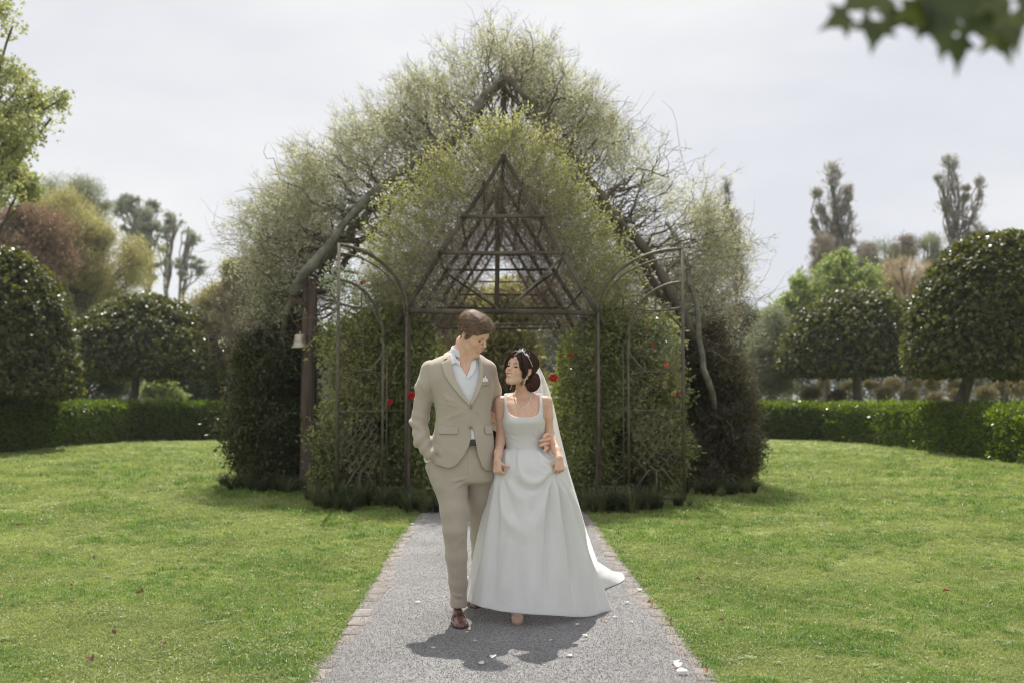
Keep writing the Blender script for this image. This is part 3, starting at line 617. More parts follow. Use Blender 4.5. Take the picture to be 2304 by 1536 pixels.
# ---- vine over the tunnel roof
vine = thing('climbing_vine', 'twiggy lime-tipped vine thatching the steep roof of the pole arbour', 'vine', (0, 13, 0))
def lerp(a, b, t): return a*(1-t[:, None])+b*t[:, None]
def slab(r, inner, outer, n, y0, y1, bias=1., tb=1., fade=.0):
    """points between two outlines (lists of photo pixels read at y0) carried back along the tunnel"""
    a = along([tuple(at(u, v, y0)) for u, v in inner], 60); b = along([tuple(at(u, v, y0)) for u, v in outer], 60)
    s = r.uniform(0, 58.99, n); i = s.astype(int); f = s-i; A = lerp(a[i], a[i+1], f); B = lerp(b[i], b[i+1], f)
    t = r.uniform(0, 1, n)**tb; y = y0+(y1-y0)*r.uniform(0, 1, n)**bias
    P = lerp(A, B, t*(.86 if y0 > 14 else .93)); nrm = B-A; nrm /= (np.linalg.norm(nrm, axis=1, keepdims=True)+1e-9)
    P[:, 1] = y; P[:, 0] += ax(y, y0); return P, nrm, t, s/59
inL = [(1133, 352), (1040, 492), (985, 580), (910, 690)]; outL = [(1130, 285), (1045, 305), (975, 345), (915, 405), (868, 475), (838, 560), (835, 640), (872, 680)]
inR = [(1133, 352), (1225, 490), (1272, 580), (1340, 690)]; outR = [(1130, 285), (1205, 300), (1262, 340), (1300, 410), (1345, 480), (1388, 560), (1412, 650), (1392, 690)]
for sd_, (i_, o_) in enumerate(((inL, outL), (inR, outR))):
    r = np.random.default_rng(30+sd_)
    P, nn, t, s = slab(r, i_, o_, 2600, 12.95, 19, 2.2, .75); k = fbm(P, 1.7, 3+sd_) > .30
    scatter('foliage', P_lime, P[k], r.uniform(.55, 1.1, k.sum())*(.6+.5*t[k]), vine, up=nn[k]*.8+r.normal(size=(k.sum(), 3))*.55+[0, -.1, .25], seed=1+sd_)
    P, nn, t, s = slab(r, i_, o_, 600, 12.95, 20.3, 1.2, 3)
    scatter('twigs', P_tang, P*1., r.uniform(.6, 1.15, len(P)), vine, seed=3+sd_)

# ---- big outer roof: bowed trunks with a willowy canopy over them
wil = thing('canopy_vine', 'tall wispy grey-green vine canopy forming the big pointed outer roof', 'vine', (0, 14.5, 0))
Y1 = 14.5
raf = [([(1127, 168), (1070, 245), (1005, 315), (946, 342), (870, 415), (790, 482), (742, 555), (690, 610), (660, 660)], .066, 14.3, m_grey),
       ([(1127, 190), (1045, 300), (960, 372), (900, 425), (830, 480), (790, 520), (745, 575), (700, 665)], .07, 15.4, m_grey),
       ([(1040, 330), (960, 400), (905, 445), (840, 515), (760, 610), (700, 660)], .05, 16.2, m_log),
       ([(1130, 168), (1176, 215), (1228, 280), (1270, 332), (1317, 388), (1368, 462), (1429, 532), (1476, 602), (1530, 690), (1560, 760)], .066, 14.25, m_log),
       ([(1130, 190), (1190, 262), (1262, 350), (1330, 445), (1395, 520), (1450, 610), (1500, 680)], .055, 14.5, m_log),
       ([(1290, 395), (1350, 480), (1400, 560), (1450, 640), (1540, 740)], .05, 16.8, m_log),
       ([(1132, 175), (1134, 240), (1128, 300)], .045, 14.6, m_log)]
for P_, r0, Y, m_ in raf:
    c = along([tuple(at(u, v, Y)) for u, v in P_], 26); c[1:-1] += RNG.normal(size=(24, 3))*.022
    mb = MB(); mb.tube(c, np.linspace(r0*.6, r0*1.15, 26)*(1+.16*RNG.normal(size=26)), 9); mb.build('bough', m_, wil)
# trunks that rise out of the side bushes
for P_, r0, Y, m_ in (([(1622, 1060, 15.6), (1612, 930, 15.0), (1600, 880, 14.35), (1584, 830, 14.2), (1574, 760, 14.2), (1566, 690, 14.3), (1548, 610, 14.5), (1500, 500, 15)], .058, 14.3, m_grey), ([(640, 1090, 15.8), (636, 850, 15.4), (640, 760, 14.9), (650, 695, 14.5), (672, 640, 14.35), (700, 598, 14.3)], .075, 14.9, m_grey)):
    c = along([tuple(at(u, v, y_)) for u, v, y_ in P_], 22); c[1:-1] += RNG.normal(size=(20, 3))*.022; mb = MB(); mb.tube(c, np.linspace(r0*1.1, r0*.5, 22), 9); mb.build('trunk', m_, wil)
for u0, v0, u1, v1 in ((1300, 462, 1372, 458), (1340, 700, 1560, 742), (1370, 518, 1432, 540), (640, 668, 745, 655)):
    mb = MB(); pole(mb, at(u0, v0, 14.7), at(u1, v1, 14.7), .035, .03, .01, r=rA); mb.build('crossbar', m_log, wil)
iL = [(1128, 172), (1005, 322), (870, 425), (760, 520), (690, 620), (655, 720)]
oL = [(1130, 34), (1035, 78), (925, 148), (835, 200), (740, 282), (648, 335), (596, 400), (540, 465), (540, 560), (585, 650), (545, 740)]
iR = [(1130, 172), (1230, 285), (1318, 392), (1400, 500), (1480, 620), (1560, 740)]
oR = [(1130, 34), (1235, 84), (1318, 146), (1350, 205), (1400, 262), (1465, 305), (1555, 345), (1602, 415), (1655, 500), (1680, 590), (1688, 680), (1665, 760)]
for sd_, (i_, o_) in enumerate(((iL, oL), (iR, oR))):
    r = np.random.default_rng(50+sd_)
    P, nn, t, s = slab(r, i_, o_, 4300, 14.5, 16.4, 1.5, .58); nz = .5*fbm(P*[1, .6, 1], 3.2, 13+sd_)+.5*fbm(P*[1, .5, 1], 1.3, 3+sd_); k = nz > .50
    scatter('foliage', P_sage, P[k], r.uniform(.6, 1.15, k.sum())*.92, wil, up=nn[k]*.7+r.normal(size=(k.sum(), 3))*.5+[0, 0, .3], seed=11+sd_)
    P, nn, t, s = slab(r, i_, o_, 260, 14.4, 17.4, 1.3, 1.5); k = fbm(P, 1.2, 3) > .38
    scatter('twigs', P_tang2, P[k], r.uniform(.7, 1.3, k.sum()), wil, seed=13+sd_)
    # crooked branches rising from the boughs
    mb = MB(); a = along([tuple(at(u, v, 14.6)) for u, v in i_], 60); b = along([tuple(at(u, v, 14.6)) for u, v in o_], 60)
    for _ in range(190):
        j = int(r.integers(1, 59)); y = r.uniform(0, 3.8)**1; off = np.array([ax(y, 0), y, 0]); p0 = a[j]+off; q = min(59, max(0, j+int(r.integers(-5, 6)))); tt = r.uniform(.3, .85)
        P_ = limb(p0, a[j]*(1-tt)+b[q]*tt+off+r.normal(size=3)*.12, 9, .13, 0, r); mb.tube(P_, np.linspace(r.uniform(.012, .028), .006, 9), 4, False)
        for _ in range(3):
            m_ = int(r.integers(3, 9)); mb.tube(limb(P_[m_], P_[m_]+(b[q]-a[j])*.3+r.normal(size=3)*.22, 6, .16, 0, r), np.linspace(.008, .003, 6), 3, False)
    mb.build('branches', m_log, wil, kind='stuff')
P = fillpoly(np.random.default_rng(5), [(555, 470), (610, 410), (700, 400), (720, 560), (610, 700), (550, 640)], 380, 14.5, 16); P = P[fbm(P, 2.2, 4) > .46]
scatter('foliage', P_sage, P, np.random.default_rng(6).uniform(.6, 1.1, len(P)), wil, up=np.random.default_rng(7).normal(size=P.shape)+[-.5, 0, .6], seed=91)
P = fillpoly(np.random.default_rng(8), [(1560, 380), (1650, 480), (1700, 640), (1680, 760), (1560, 700), (1520, 520)], 380, 14.5, 16); P = P[fbm(P, 2.2, 5) > .46]
scatter('foliage', P_sage, P, np.random.default_rng(9).uniform(.6, 1.1, len(P)), wil, up=np.random.default_rng(10).normal(size=P.shape)+[.5, 0, .6], seed=92)
# the back of the roof, closing the gable between outer and inner roofs
r = np.random.default_rng(77)
gab = [(1130, 180), (900, 420), (700, 640), (640, 760), (860, 760), (850, 560), (920, 420), (1040, 310), (1130, 290), (1230, 315), (1320, 420), (1400, 600), (1400, 760), (1560, 760), (1420, 540), (1240, 310)]
P = fillpoly(r, gab, 90, 15.2, 17.5); k = fbm(P, 1.5, 8) > .36
scatter('foliage', P_tang2, P[k], r.uniform(.7, 1.2, k.sum()), wil, seed=21)
P = fillpoly(r, [(1410, 560), (1560, 560), (1690, 700), (1690, 820), (1540, 800), (1400, 760)], 260, 14.3, 17); k = fbm(P, 1.5, 9) > .38
scatter('foliage', P_tang2, P[k], r.uniform(.7, 1.2, k.sum()), wil, seed=22)
P = fillpoly(r, [(545, 560), (700, 480), (720, 620), (700, 800), (540, 800), (520, 700)], 330, 14.6, 17); k = fbm(P, 1.5, 19) > .38
scatter('foliage', P_tang, P[k], r.uniform(.7, 1.2, k.sum()), wil, seed=23)
scatter('foliage', P_sage, P[~k], r.uniform(.6, 1., (~k).sum()), wil, seed=24)

# ---- side bushes
def bush(name, label, spec, po, per, s, seed, cat='shrub', Y=14.8, up=.3, extra=None, core=None, root_u=None):
    r = np.random.default_rng(seed); u0 = root_u or spec[0][0]; g0 = at(u0, HOR, Y); root = thing(name, label, cat, (g0.x, Y, 0))
    cl = []
    for (u, v, ru, rv, k, cr, dY) in spec: cl += [(np.array([c[0], Y+(c[1]-Y)+r.uniform(-dY, dY), max(c[2], .12)]), R) for c, R in ellipsoid_clumps(r, [(u, v, ru, rv, k, cr, .3)], Y)]
    mb = MB()
    for c, R in cl[::2]: mb.tube(limb((g0.x+r.normal()*.15, Y+r.normal()*.3, 0), c, 7, .06, 0, r), np.linspace(.03, .006, 7), 4, False)
    mb.build('stems', m_log, root, kind='stuff')
    p, u = clump_pts(r, cl, per, .9, .25); k = p[:, 2] > .02; p, u = p[k], u[k]
    if extra: q = r.uniform(size=len(p)) < extra[1]; scatter('foliage', extra[0], p[q], s*r.uniform(.7, 1.2, q.sum()), root, seed=seed+5); p, u = p[~q], u[~q]
    scatter('foliage', po, p, s*r.uniform(.7, 1.3, len(p)), root, up=u+r.normal(size=u.shape)*.5+[0, 0, up], seed=seed)
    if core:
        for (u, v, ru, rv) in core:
            c = at(u, v, Y); th = np.linspace(.02, math.pi-.02, 12); mb = MB(); mb.lathe([(math.sin(a)*ru*pxm(Y), -math.cos(a)*rv*pxm(Y)) for a in th], 16, (c.x, Y+.35, max(c.z, .05))); mb.v[0][:, 2] = np.maximum(mb.v[0][:, 2], .01); mb.build('light_block_core', m_core, root)  # added solid blob that blocks light inside the bush
    return root
bush('clipped_shrub', 'tall dark shrub column at the foot of the outer roof, behind the wooden bell post', [(612, 1010, 80, 90, 34, 34, .8), (618, 900, 72, 90, 30, 34, .8), (640, 790, 60, 80, 24, 32, .7), (585, 840, 35, 70, 8, 28, .5)], P_bd, 150, 1., 1, Y=15.3, extra=(P_bb, .07), core=[(620, 960, 66, 130)])
bush('clipped_shrub', 'tall bronze-tipped shrub column around the pale trunk, at the arbour side away from the bell', [(1612, 1020, 66, 85, 32, 32, .8), (1608, 900, 62, 90, 30, 32, .8), (1600, 800, 52, 70, 20, 30, .7), (1640, 860, 26, 80, 8, 24, .5)], P_bb, 130, 1., 2, Y=15.4, extra=(P_bd, .45), core=[(1625, 970, 64, 125)])
bush('rose_bush', 'tall leafy climbing rose bush behind the open gate by the bell post', [(860, 1060, 60, 70, 18, 34, .5), (815, 1000, 78, 90, 26, 34, .5), (840, 880, 85, 90, 30, 34, .5), (850, 770, 85, 70, 22, 32, .4), (760, 1060, 40, 60, 9, 28, .4)], P_bush, 120, 1., 3, Y=13.7, extra=(P_bb, .2), core=[(850, 960, 60, 110)])
bush('rose_bush', 'tall leafy climbing rose bush behind the open gate on the pale trunk side', [(1410, 1060, 70, 70, 20, 34, .5), (1420, 970, 85, 80, 26, 34, .5), (1420, 860, 85, 80, 26, 34, .5), (1430, 750, 75, 55, 16, 30, .4), (1490, 1000, 40, 90, 10, 28, .4)], P_bush, 120, 1., 4, Y=13.8, extra=(P_bb, .3), core=[(1425, 960, 62, 110)])
for poly, lab, sd_ in (([(760, 700), (850, 650), (905, 700), (900, 900), (740, 1060), (720, 960)], 'pale shoots of the climbing rose behind the gate by the bell post', 5), ([(1370, 690), (1500, 700), (1535, 860), (1500, 1060), (1400, 980), (1365, 800)], 'pale shoots of the climbing rose behind the gate beside the bride', 6)):
    P = fillpoly(np.random.default_rng(sd_), poly, 620, 13.0, 13.4); P = P[fbm(P, 2.5, sd_) > .42]; o = scatter('climbing_rose', P_rlt, P, np.random.default_rng(3).uniform(.6, 1.0, len(P)), None, up=np.random.default_rng(4).normal(size=P.shape)*.4+[0, -.3, .8], seed=sd_); o['label'] = lab; o['category'] = 'climbing plant'
# hedge walls that line the tunnel inside
for sgn, lab in ((-1, 'leafy green wall lining the inside of the arbour behind the groom'), (1, 'leafy green wall lining the inside of the arbour behind the bride')):
    r = np.random.default_rng(90+sgn); g0 = at(916 if sgn < 0 else 1346, 1124, 12.9); root = thing('vine_wall', lab, 'climbing plant', (g0.x, 15, 0)); n = 7000
    y = 13.0+7.6*r.uniform(0, 1, n)**1.4; z = r.uniform(0, 2.5, n)**1; x = g0.x+ax(y)+sgn*(.16-.50*(1-z/2.5)**1.2*r.uniform(.5, 1, n)+.35*(r.uniform(0, 1, n)-.4))
    P = np.stack([x, y, z], 1); P[:, 0] += -sgn*.3*(fbm(P, 1.4, 5)-.5)
    scatter('foliage', P_bush, P, r.uniform(.7, 1.2, n), root, up=np.tile([-sgn*.7, -.4, .5], (n, 1))+r.normal(size=(n, 3))*.5, seed=5+sgn)
    mb = MB(); mb.box((g0.x+ax(17)+sgn*.50, 17, 1.15), (.35, 7.2, 2.2)); mb.build('light_block_core', m_core, root, smooth=False)  # added box, closes the vine wall against light
# strap-leaved clumps at the foot
m_strap = mat('strap_leaf', (.03, .05, .015), .4, (.14, .15, .06), rnd=.8, scale=3, coord='World', trans=.3)
def straps(mb, r):
    for _ in range(60):
        a = r.uniform(0, 6.283); h = r.uniform(.25, .42); le = r.uniform(.15, .9); s = np.array([-math.sin(a), math.cos(a), 0])*.006; d = np.array([math.cos(a), math.sin(a), 0]); b = d*.03*r.uniform()
        P = [b+d*h*le*t**1.6+np.array([0, 0, h*(t-.55*le*t**2.6)]) for t in (0, .35, .7, 1)]
        V = []; 
        for k, p in enumerate(P): V += [p-s*(1-.28*k), p+s*(1-.28*k)]
        mb.add(V, [(0, 1, 3, 2), (2, 3, 5, 4), (4, 5, 7, 6)])
P_strap = proto('strap_tuft', (m_strap, straps, 28))
def strapclump(label, spots):
    p = [ground(u, v) for u, v, s in spots]; root = thing('border_grass', label, 'grass clump', (p[0].x, p[0].y, 0))
    for q, (u, v, s) in zip(p, spots):
        r = np.random.default_rng(int(u)); k = 7; P = np.stack([q.x+r.normal(0, .13, k), q.y+r.normal(0, .1, k)+.1, np.zeros(k)], 1); scatter('strap_leaves', P_strap, P, s*r.uniform(.7, 1.1, k), root, up=np.tile([0, 0, 1.], (k, 1))+r.normal(size=(k, 3))*.1, seed=int(u))
strapclump('spiky border grass at the foot of the open gate by the bell post', [(730, 1142, 1.), (770, 1150, .8), (800, 1140, .9), (850, 1140, .8), (895, 1140, .8), (705, 1128, .7)])
strapclump('spiky border grass at the foot of the dark shrub column', [(545, 1100, .9), (580, 1104, .8), (620, 1106, .8), (530, 1092, .7), (660, 1108, .8)])
strapclump('spiky border grass either side of the arbour entrance behind the couple', [(940, 1152, .9), (985, 1150, .8), (1310, 1142, .8), (1350, 1150, .9)])
strapclump('spiky border grass under the open gate beside the bride', [(1395, 1152, .9), (1440, 1150, .9), (1480, 1148, .9), (1370, 1152, .8), (1520, 1142, .6)])
strapclump('spiky border grass at the foot of the bronze-tipped shrub column', [(1580, 1112, .8), (1630, 1114, .8), (1680, 1110, .7)])

# ---- flowers
m_rose = mat('red_rose_petal', (.45, .006, .008), .5, (.62, .02, .012), scale=30, trans=.3)
m_wht = mat('white_rose_petal', (.75, .76, .72), .5, (.85, .85, .82), scale=30, trans=.3)
m_pink = mat('coral_rose_petal', (.72, .16, .11), .5, (.8, .25, .16), scale=30, trans=.3)
def rose_mesh(mb, c, R, r):
    for lay, (rr, tilt, n) in enumerate(((.35, .2, 3), (.65, .5, 5), (1., .95, 6))):
        for k in range(n):
            a = 6.283*k/n+lay*.7+r.uniform(-.2, .2); d = np.array([math.cos(a), -abs(math.sin(a))*.0+math.sin(a), 0]); s = np.array([-d[1], d[0], 0]); up = np.array([0, 0, 1.]); ci = np.array(c)
            p = [ci+d*R*.12, ci+d*R*rr*.7+s*R*.42*rr**.5+up*R*(.55-.25*tilt), ci+d*R*rr+up*R*(.8-.75*tilt), ci+d*R*rr*.7-s*R*.42*rr**.5+up*R*(.55-.25*tilt)]
            mb.add(p, [(0, 1, 2, 3)])
            q = [v+[0, 0, -.08*R] for v in p]
ROSES = [(924, 890, 12.95, .085, 0, 'red rose beside the groom, upper of the two near his sleeve'), (877, 905, 13.0, .06, 0, 'small dark red rose left of the groom at elbow height'), (816, 637, 13.1, .05, 0, 'red rose high in the gate arch near the bell post'), (1245, 850, 12.9, .085, 0, 'red rose just beside the edge of the veil'), (1500, 822, 13.0, .05, 2, 'orange-red rose against the iron gate post on the bride side'), (1523, 886, 13.1, .04, 0, 'lowest small red rose on the far gate'), (1470, 777, 13.2, .055, 2, 'coral rose high behind the far gate'), (1456, 745, 13.2, .045, 2, 'topmost coral rose behind the far gate'), (1285, 800, 13.3, .04, 0, 'deep red rose above the veil')]
for u, v, Y, R, c, lab in ROSES:
    mb = MB(); p = at(u, v, Y-.1); r = np.random.default_rng(int(u)); rose_mesh(mb, (0, 0, 0), R*.8, r)
    M = np.array(Euler((rad(62), rad(r.uniform(-25, 25)), 0)).to_matrix()); mb.v = [x@M.T+np.array(p) for x in mb.v]
    o = mb.build('rose', (m_rose, m_wht, m_pink)[c]); tag(o, lab, 'flower', 'roses climbing on the arbour')
    mb = MB(); mb.tube(limb(p+Vector((0, .02, -.01)), p+Vector((0, .35, -.25)), 5, .05), .004, 4); mb.build('rose_stem', m_vt, o)
r = np.random.default_rng(8)
P = np.vstack([fillpoly(r, [(765, 600), (860, 640), (880, 700), (800, 700), (720, 640), (740, 590)], 150, 13.0, 13.3), fillpoly(r, [(1400, 700), (1520, 730), (1530, 810), (1420, 800)], 190, 13.0, 13.4), fillpoly(r, [(870, 640), (1000, 640), (1000, 700), (880, 700)], 50, 13.1, 13.5), fillpoly(r, [(1250, 700), (1340, 690), (1340, 860), (1260, 860)], 40, 13.2, 14)])
o = scatter('glossy_climber', P_gl, P, r.uniform(.5, 1.0, len(P)), None, seed=3); o['label'] = 'glossy silver-leaved climber glinting through both gate arches'; o['category'] = 'climbing plant'

# ---- iron gates
def gate(label, outer, hinge, seed):
    """outer / hinge: photo pixels of the outer post (top, bottom) and hinge post (top, bottom)"""
    r = np.random.default_rng(seed)
    Yo, Yh = gY(outer[3]), 12.80
    O = at(outer[2], outer[3], Yo); H = at(hinge[0], 1124, Yh); O.z = 0; H.z = 0
    root = thing('iron_gate', label, 'gate', tuple(H)); B = np.array(O); A = np.array(H); W = B-A; hz = .06
    def P(s, z): return A+W*s+np.array([0, 0, z])       # s: 0 hinge .. 1 outer post
    Ht = CAMH+(HOR-outer[1])*pxm(Yo); Hh = CAMH+(HOR-hinge[1])*pxm(Yh); Wd = np.linalg.norm(W)
    def bar(name, pts, rr): mb = MB(); mb.tube(np.array(pts), rr, 8); mb.build(name, m_rust, root)
    bar('stile', [P(1, .0), P(1, Ht)], .021); bar('stile', [P(0.01, .0), P(0.01, Hh)], .019); bar('stile', [P(.36, hz), P(.36, Hh-.32)], .016); bar('stile', [P(.30, hz), P(.30, Hh-.45)], .008)
    def arc(s0, z0, s1, z1, n=18, bul=1.): 
        t = np.linspace(0, math.pi/2, n); return [P(s1+(s0-s1)*math.sin(a)**1.0 if 0 else s1+(s0-s1)*(1-math.cos(a)), z1+(z0-z1)*0+(-(z1-z0))*(1-math.sin(math.pi/2-a)) if 0 else z0+(z1-z0)*math.cos(a)**1.) for a in t]
    def qarc(s0, z0, s1, z1, n=18):
        # quarter arch: springs upright at (s0,z0) and runs level into (s1,z1)
        return [P(s0+(s1-s0)*(1-math.cos(a)), z0+(z1-z0)*math.sin(a)) for a in np.linspace(0, math.pi/2, n)]
    bar('arch', qarc(0.0, Hh-.02, 1, Ht-.02), .022); bar('arch', qarc(0.04, Hh-.06, 1, Ht-.12), .010); bar('arch', qarc(.36, Hh-.36, 1, Ht-.45), .018)
    bar('rail', [P(0, hz), P(1, hz)], .020); bar('rail', [P(0, hz+.13), P(.36, hz+.13)], .008); bar('rail', [P(.0, 1.16), P(1, 1.16)], .010)
    bar('rail', [P(.36, Hh-.05), P(1, Hh+.02)], .007)
    # octagon with spokes
    cs, cz, ra = .68, 2.05, .36
    oc = [(cs+ra/Wd*math.cos(rad(22.5+45*k)), cz+ra*1.18*math.sin(rad(22.5+45*k))) for k in range(9)]
    oc = [(min(s, .985), z) for s, z in oc]
    bar('octagon', [P(*q) for q in oc], .013)
    for (a, b) in (((1, 2.48), oc[1]), ((1, 1.62), oc[7]), ((.36, 2.48), oc[2]), ((.36, 1.62), oc[5])): bar('brace', [P(*a), P(*b)], .011)
    bar('brace', [P(cs, cz+ra*1.12), P(cs, Hh+.18)], .010)
    # scalloped netting
    mb = MB(); d = .115
    for i in range(9):
        for sg in (-1, 1):
            p = []
            for k in range(40):
                z = 1.12-k*.02; s = .68+sg*(((i-4)*d)+(k*.02-.3)*.75)/Wd
                if .42 < s < .96 and abs(s-.68)*Wd < .10+.9*min(z-.32, 1.2-z)*.9: p.append(P(s+.012*math.sin(k*1.3), z))
                elif len(p) > 2: mb.tube(np.array(p), .0065, 5); p = []
            if len(p) > 2: mb.tube(np.array(p), .0065, 5)
    mb.build('netting', m_rust, root)
    bar('brace', [P(.97, .10), P(.76, .42), P(.68, .40), P(.60, .46)], .011); bar('brace', [P(.68, hz), P(.68, .40)], .011); bar('brace', [P(.38, .10), P(.60, .42)], .009)
    mb = MB(); mb.box(P(.94, 1.15), (.12, .03, .05)); mb.build('latch', m_rust, root, smooth=False)
    return root
gate('open iron gate leaf by the wooden bell post', (768, 545, 757, 1140), (914, 700), 1)
gate('open iron gate leaf on the bride side of the path', (1533, 555, 1540, 1128), (1346, 700), 2)

# ---- wooden post and bell
Yp = gY(1098); pb = at(692, 1098, Yp); k = pxm(Yp)
root = thing('bell_post', 'weathered reddish wooden post with a short bracket arm', 'post', (pb.x, Yp, 0))
mb = MB(); H = CAMH+(HOR-628)*k; n = 14; zz = np.r_[np.linspace(0, H, 26)]
th = np.arange(40)*2*math.pi/40; V = []
for z in zz:
    rr = .112*(1-.06*z/H)*(1+.10*(vnoise(np.stack([np.cos(th)*4, np.sin(th)*4, th*0+z*.25], 1), 1., 3)-.5)*2+.05*np.sin(th*11+z*.4)); V.append(np.stack([np.cos(th)*rr, np.sin(th)*rr*.9, th*0+z], 1))
V = np.concatenate(V)+[pb.x, Yp, 0]; i0 = np.arange(25)[:, None]*40; kk = np.arange(40)[None]; mb.add(np.vstack([V, [[pb.x, Yp, H]]]), np.stack([i0+kk, i0+(kk+1) % 40, i0+40+(kk+1) % 40, i0+40+kk], -1).reshape(-1, 4), [(1040, 1000+i, 1000+(i+1) % 40) for i in range(40)])
mb.build('shaft', m_post, root)
mb = MB(); a = np.array(at(653, 668, Yp-.15)); b = np.array(at(692, 692, Yp-.05)); mb.tube([a, b], [.045, .055], 7); mb.build('bracket', m_post, root)
mb = MB(); mb.tube([at(665, 676, Yp-.12), at(673, 752, Yp-.12)], .006, 5); mb.build('hanger', m_rust, root)
m_brass = mat('old_brass', (.40, .34, .25), .42, (.60, .52, .41), scale=12, metal=.55, coord='Object')
c = at(675, 783, Yp-.16); k = pxm(Yp-.16); mb = MB()
prof = [(0.001, 31), (9.5, 31), (11.5, 30), (12.5, 27), (13, 20), (14.5, 12), (16.5, 7), (20, 3), (21, 1), (20.5, 0), (18, 1), (13, 8), (11, 20), (0.001, 24)]
mb.lathe([(a*k, b*k) for a, b in prof], 36, (c.x, c.y, c.z)); bell = mb.build('bell', m_brass); tag(bell, 'small brass bell hanging from the wooden post', 'bell')
mb = MB(); mb.tube([(c.x, c.y, c.z+26*k), (c.x, c.y, c.z+2*k)], .006, 6); mb.tube([(c.x, c.y, c.z+4*k), (c.x, c.y, c.z-2*k)], [.02, .012], 8); mb.build('clapper', m_rust, bell)
mb = MB(); mb.tube([(c.x, c.y, c.z+30*k), (c.x, c.y, c.z+38*k)], [.02, .012], 8); mb.build('crown_loop', m_brass, bell)

# ---- shrub that closes the far end of the tunnel
bush('shrub', 'loose olive shrub closing the far end of the arbour', [(1110, 970, 125, 40, 22, 34, .4), (1110, 890, 115, 60, 24, 34, .5), (1110, 800, 105, 70, 24, 34, .5), (1080, 715, 90, 50, 14, 32, .4), (1170, 700, 60, 50, 9, 30, .4)], P_olive, 110, 1.0, 70, Y=22.5, extra=(P_bb, .25))
r = np.random.default_rng(3); P = fillpoly(r, [(1000, 640), (1240, 640), (1260, 700), (980, 700)], 40, 19.5, 21); scatter('far_twigs', P_tang, P, r.uniform(.7, 1.2, len(P)), vine, seed=33)
# ---- blurred leaves close to the lens, top right
m_near = lm('near_leaf', (.03, .045, .015), (.10, .115, .045), .5, .25, (1.2, 1.3, .6))
YN = 1.3
br = thing('overhanging_branch', 'dark blurred leafy branch tip hanging into the top corner of the photo', 'branch', tuple(at(2150, -60, YN)))
mb = MB(); mb.tube(limb(at(2420, -260, YN+.1), at(1960, -20, YN), 9, .03), np.linspace(.012, .004, 9), 6); mb.build('stem', m_bark, br)
def maple(mb, c, d, n, R, r):
    d = np.array(d, float); d /= np.linalg.norm(d); n = np.array(n, float); s = np.cross(d, n); s /= np.linalg.norm(s); n = np.cross(s, d); V = [np.array(c)+d*R*.25]
    pr = [(-180, .15), (-125, .55), (-100, .42), (-72, .85), (-50, .45), (-28, .55), (-14, .62), (0, 1.05), (14, .62), (28, .55), (50, .45), (72, .85), (100, .42), (125, .55)]
    for a, q in pr: a = rad(a); V.append(np.array(c)+d*R*.25+(d*math.cos(a)+s*math.sin(a))*R*q-n*R*.18*q*q+n*r.normal()*.02*R)
    m = len(pr); mb.add(V, t=[(0, 1+i, 1+(i+1) % m) for i in range(m)])
r = np.random.default_rng(5)
for u, v, R, dx, dz in [(1915, 30, 62, -.8, -.35), (1970, 40, 70, -.15, -.9), (2030, 20, 66, -.5, -.6), (2060, -10, 80, .2, -.6), (2120, 30, 82, .1, -1), (2155, 75, 74, .15, -1), (2190, 20, 90, .4, -.7), (2235, 55, 80, .55, -.9), (2270, 25, 78, .3, -1), (2300, -20, 80, .5, -.5), (2000, -20, 80, -.6, -.3), (2110, -30, 90, -.2, -.5), (2215, -30, 90, .3, -.4), (2150, -10, 80, -.4, -.7), (1950, -10, 70, -.6, -.4), (2180, -50, 90, 0, -.5), (2060, -60, 90, 0, -.5)]:
    mb = MB(); maple(mb, at(u, v, YN+r.uniform(-.05, .05)), (dx, r.uniform(-.25, .25), dz), (r.uniform(-.3, .3), -1, r.uniform(.1, .5)), R*pxm(YN)*1.05, r); mb.build('leaf', m_near, br)
# ---- the bright air between the garden and the far trees
m_hz = bpy.data.materials.new('haze_air'); m_hz.use_nodes = True; nt = m_hz.node_tree; nt.nodes.clear(); o_ = nt.nodes.new('ShaderNodeOutputMaterial'); pv = nt.nodes.new('ShaderNodeVolumePrincipled')
pv.inputs['Color'].default_value = (.93, .95, 1, 1); pv.inputs['Density'].default_value = .0005; pv.inputs['Anisotropy'].default_value = .35; nt.links.new(pv.outputs[0], o_.inputs['Volume'])
mb = MB(); mb.box((0, 55, 12), (260, 160, 26)); hz = mb.build('haze', m_hz, smooth=False); hz['kind'] = 'stuff'
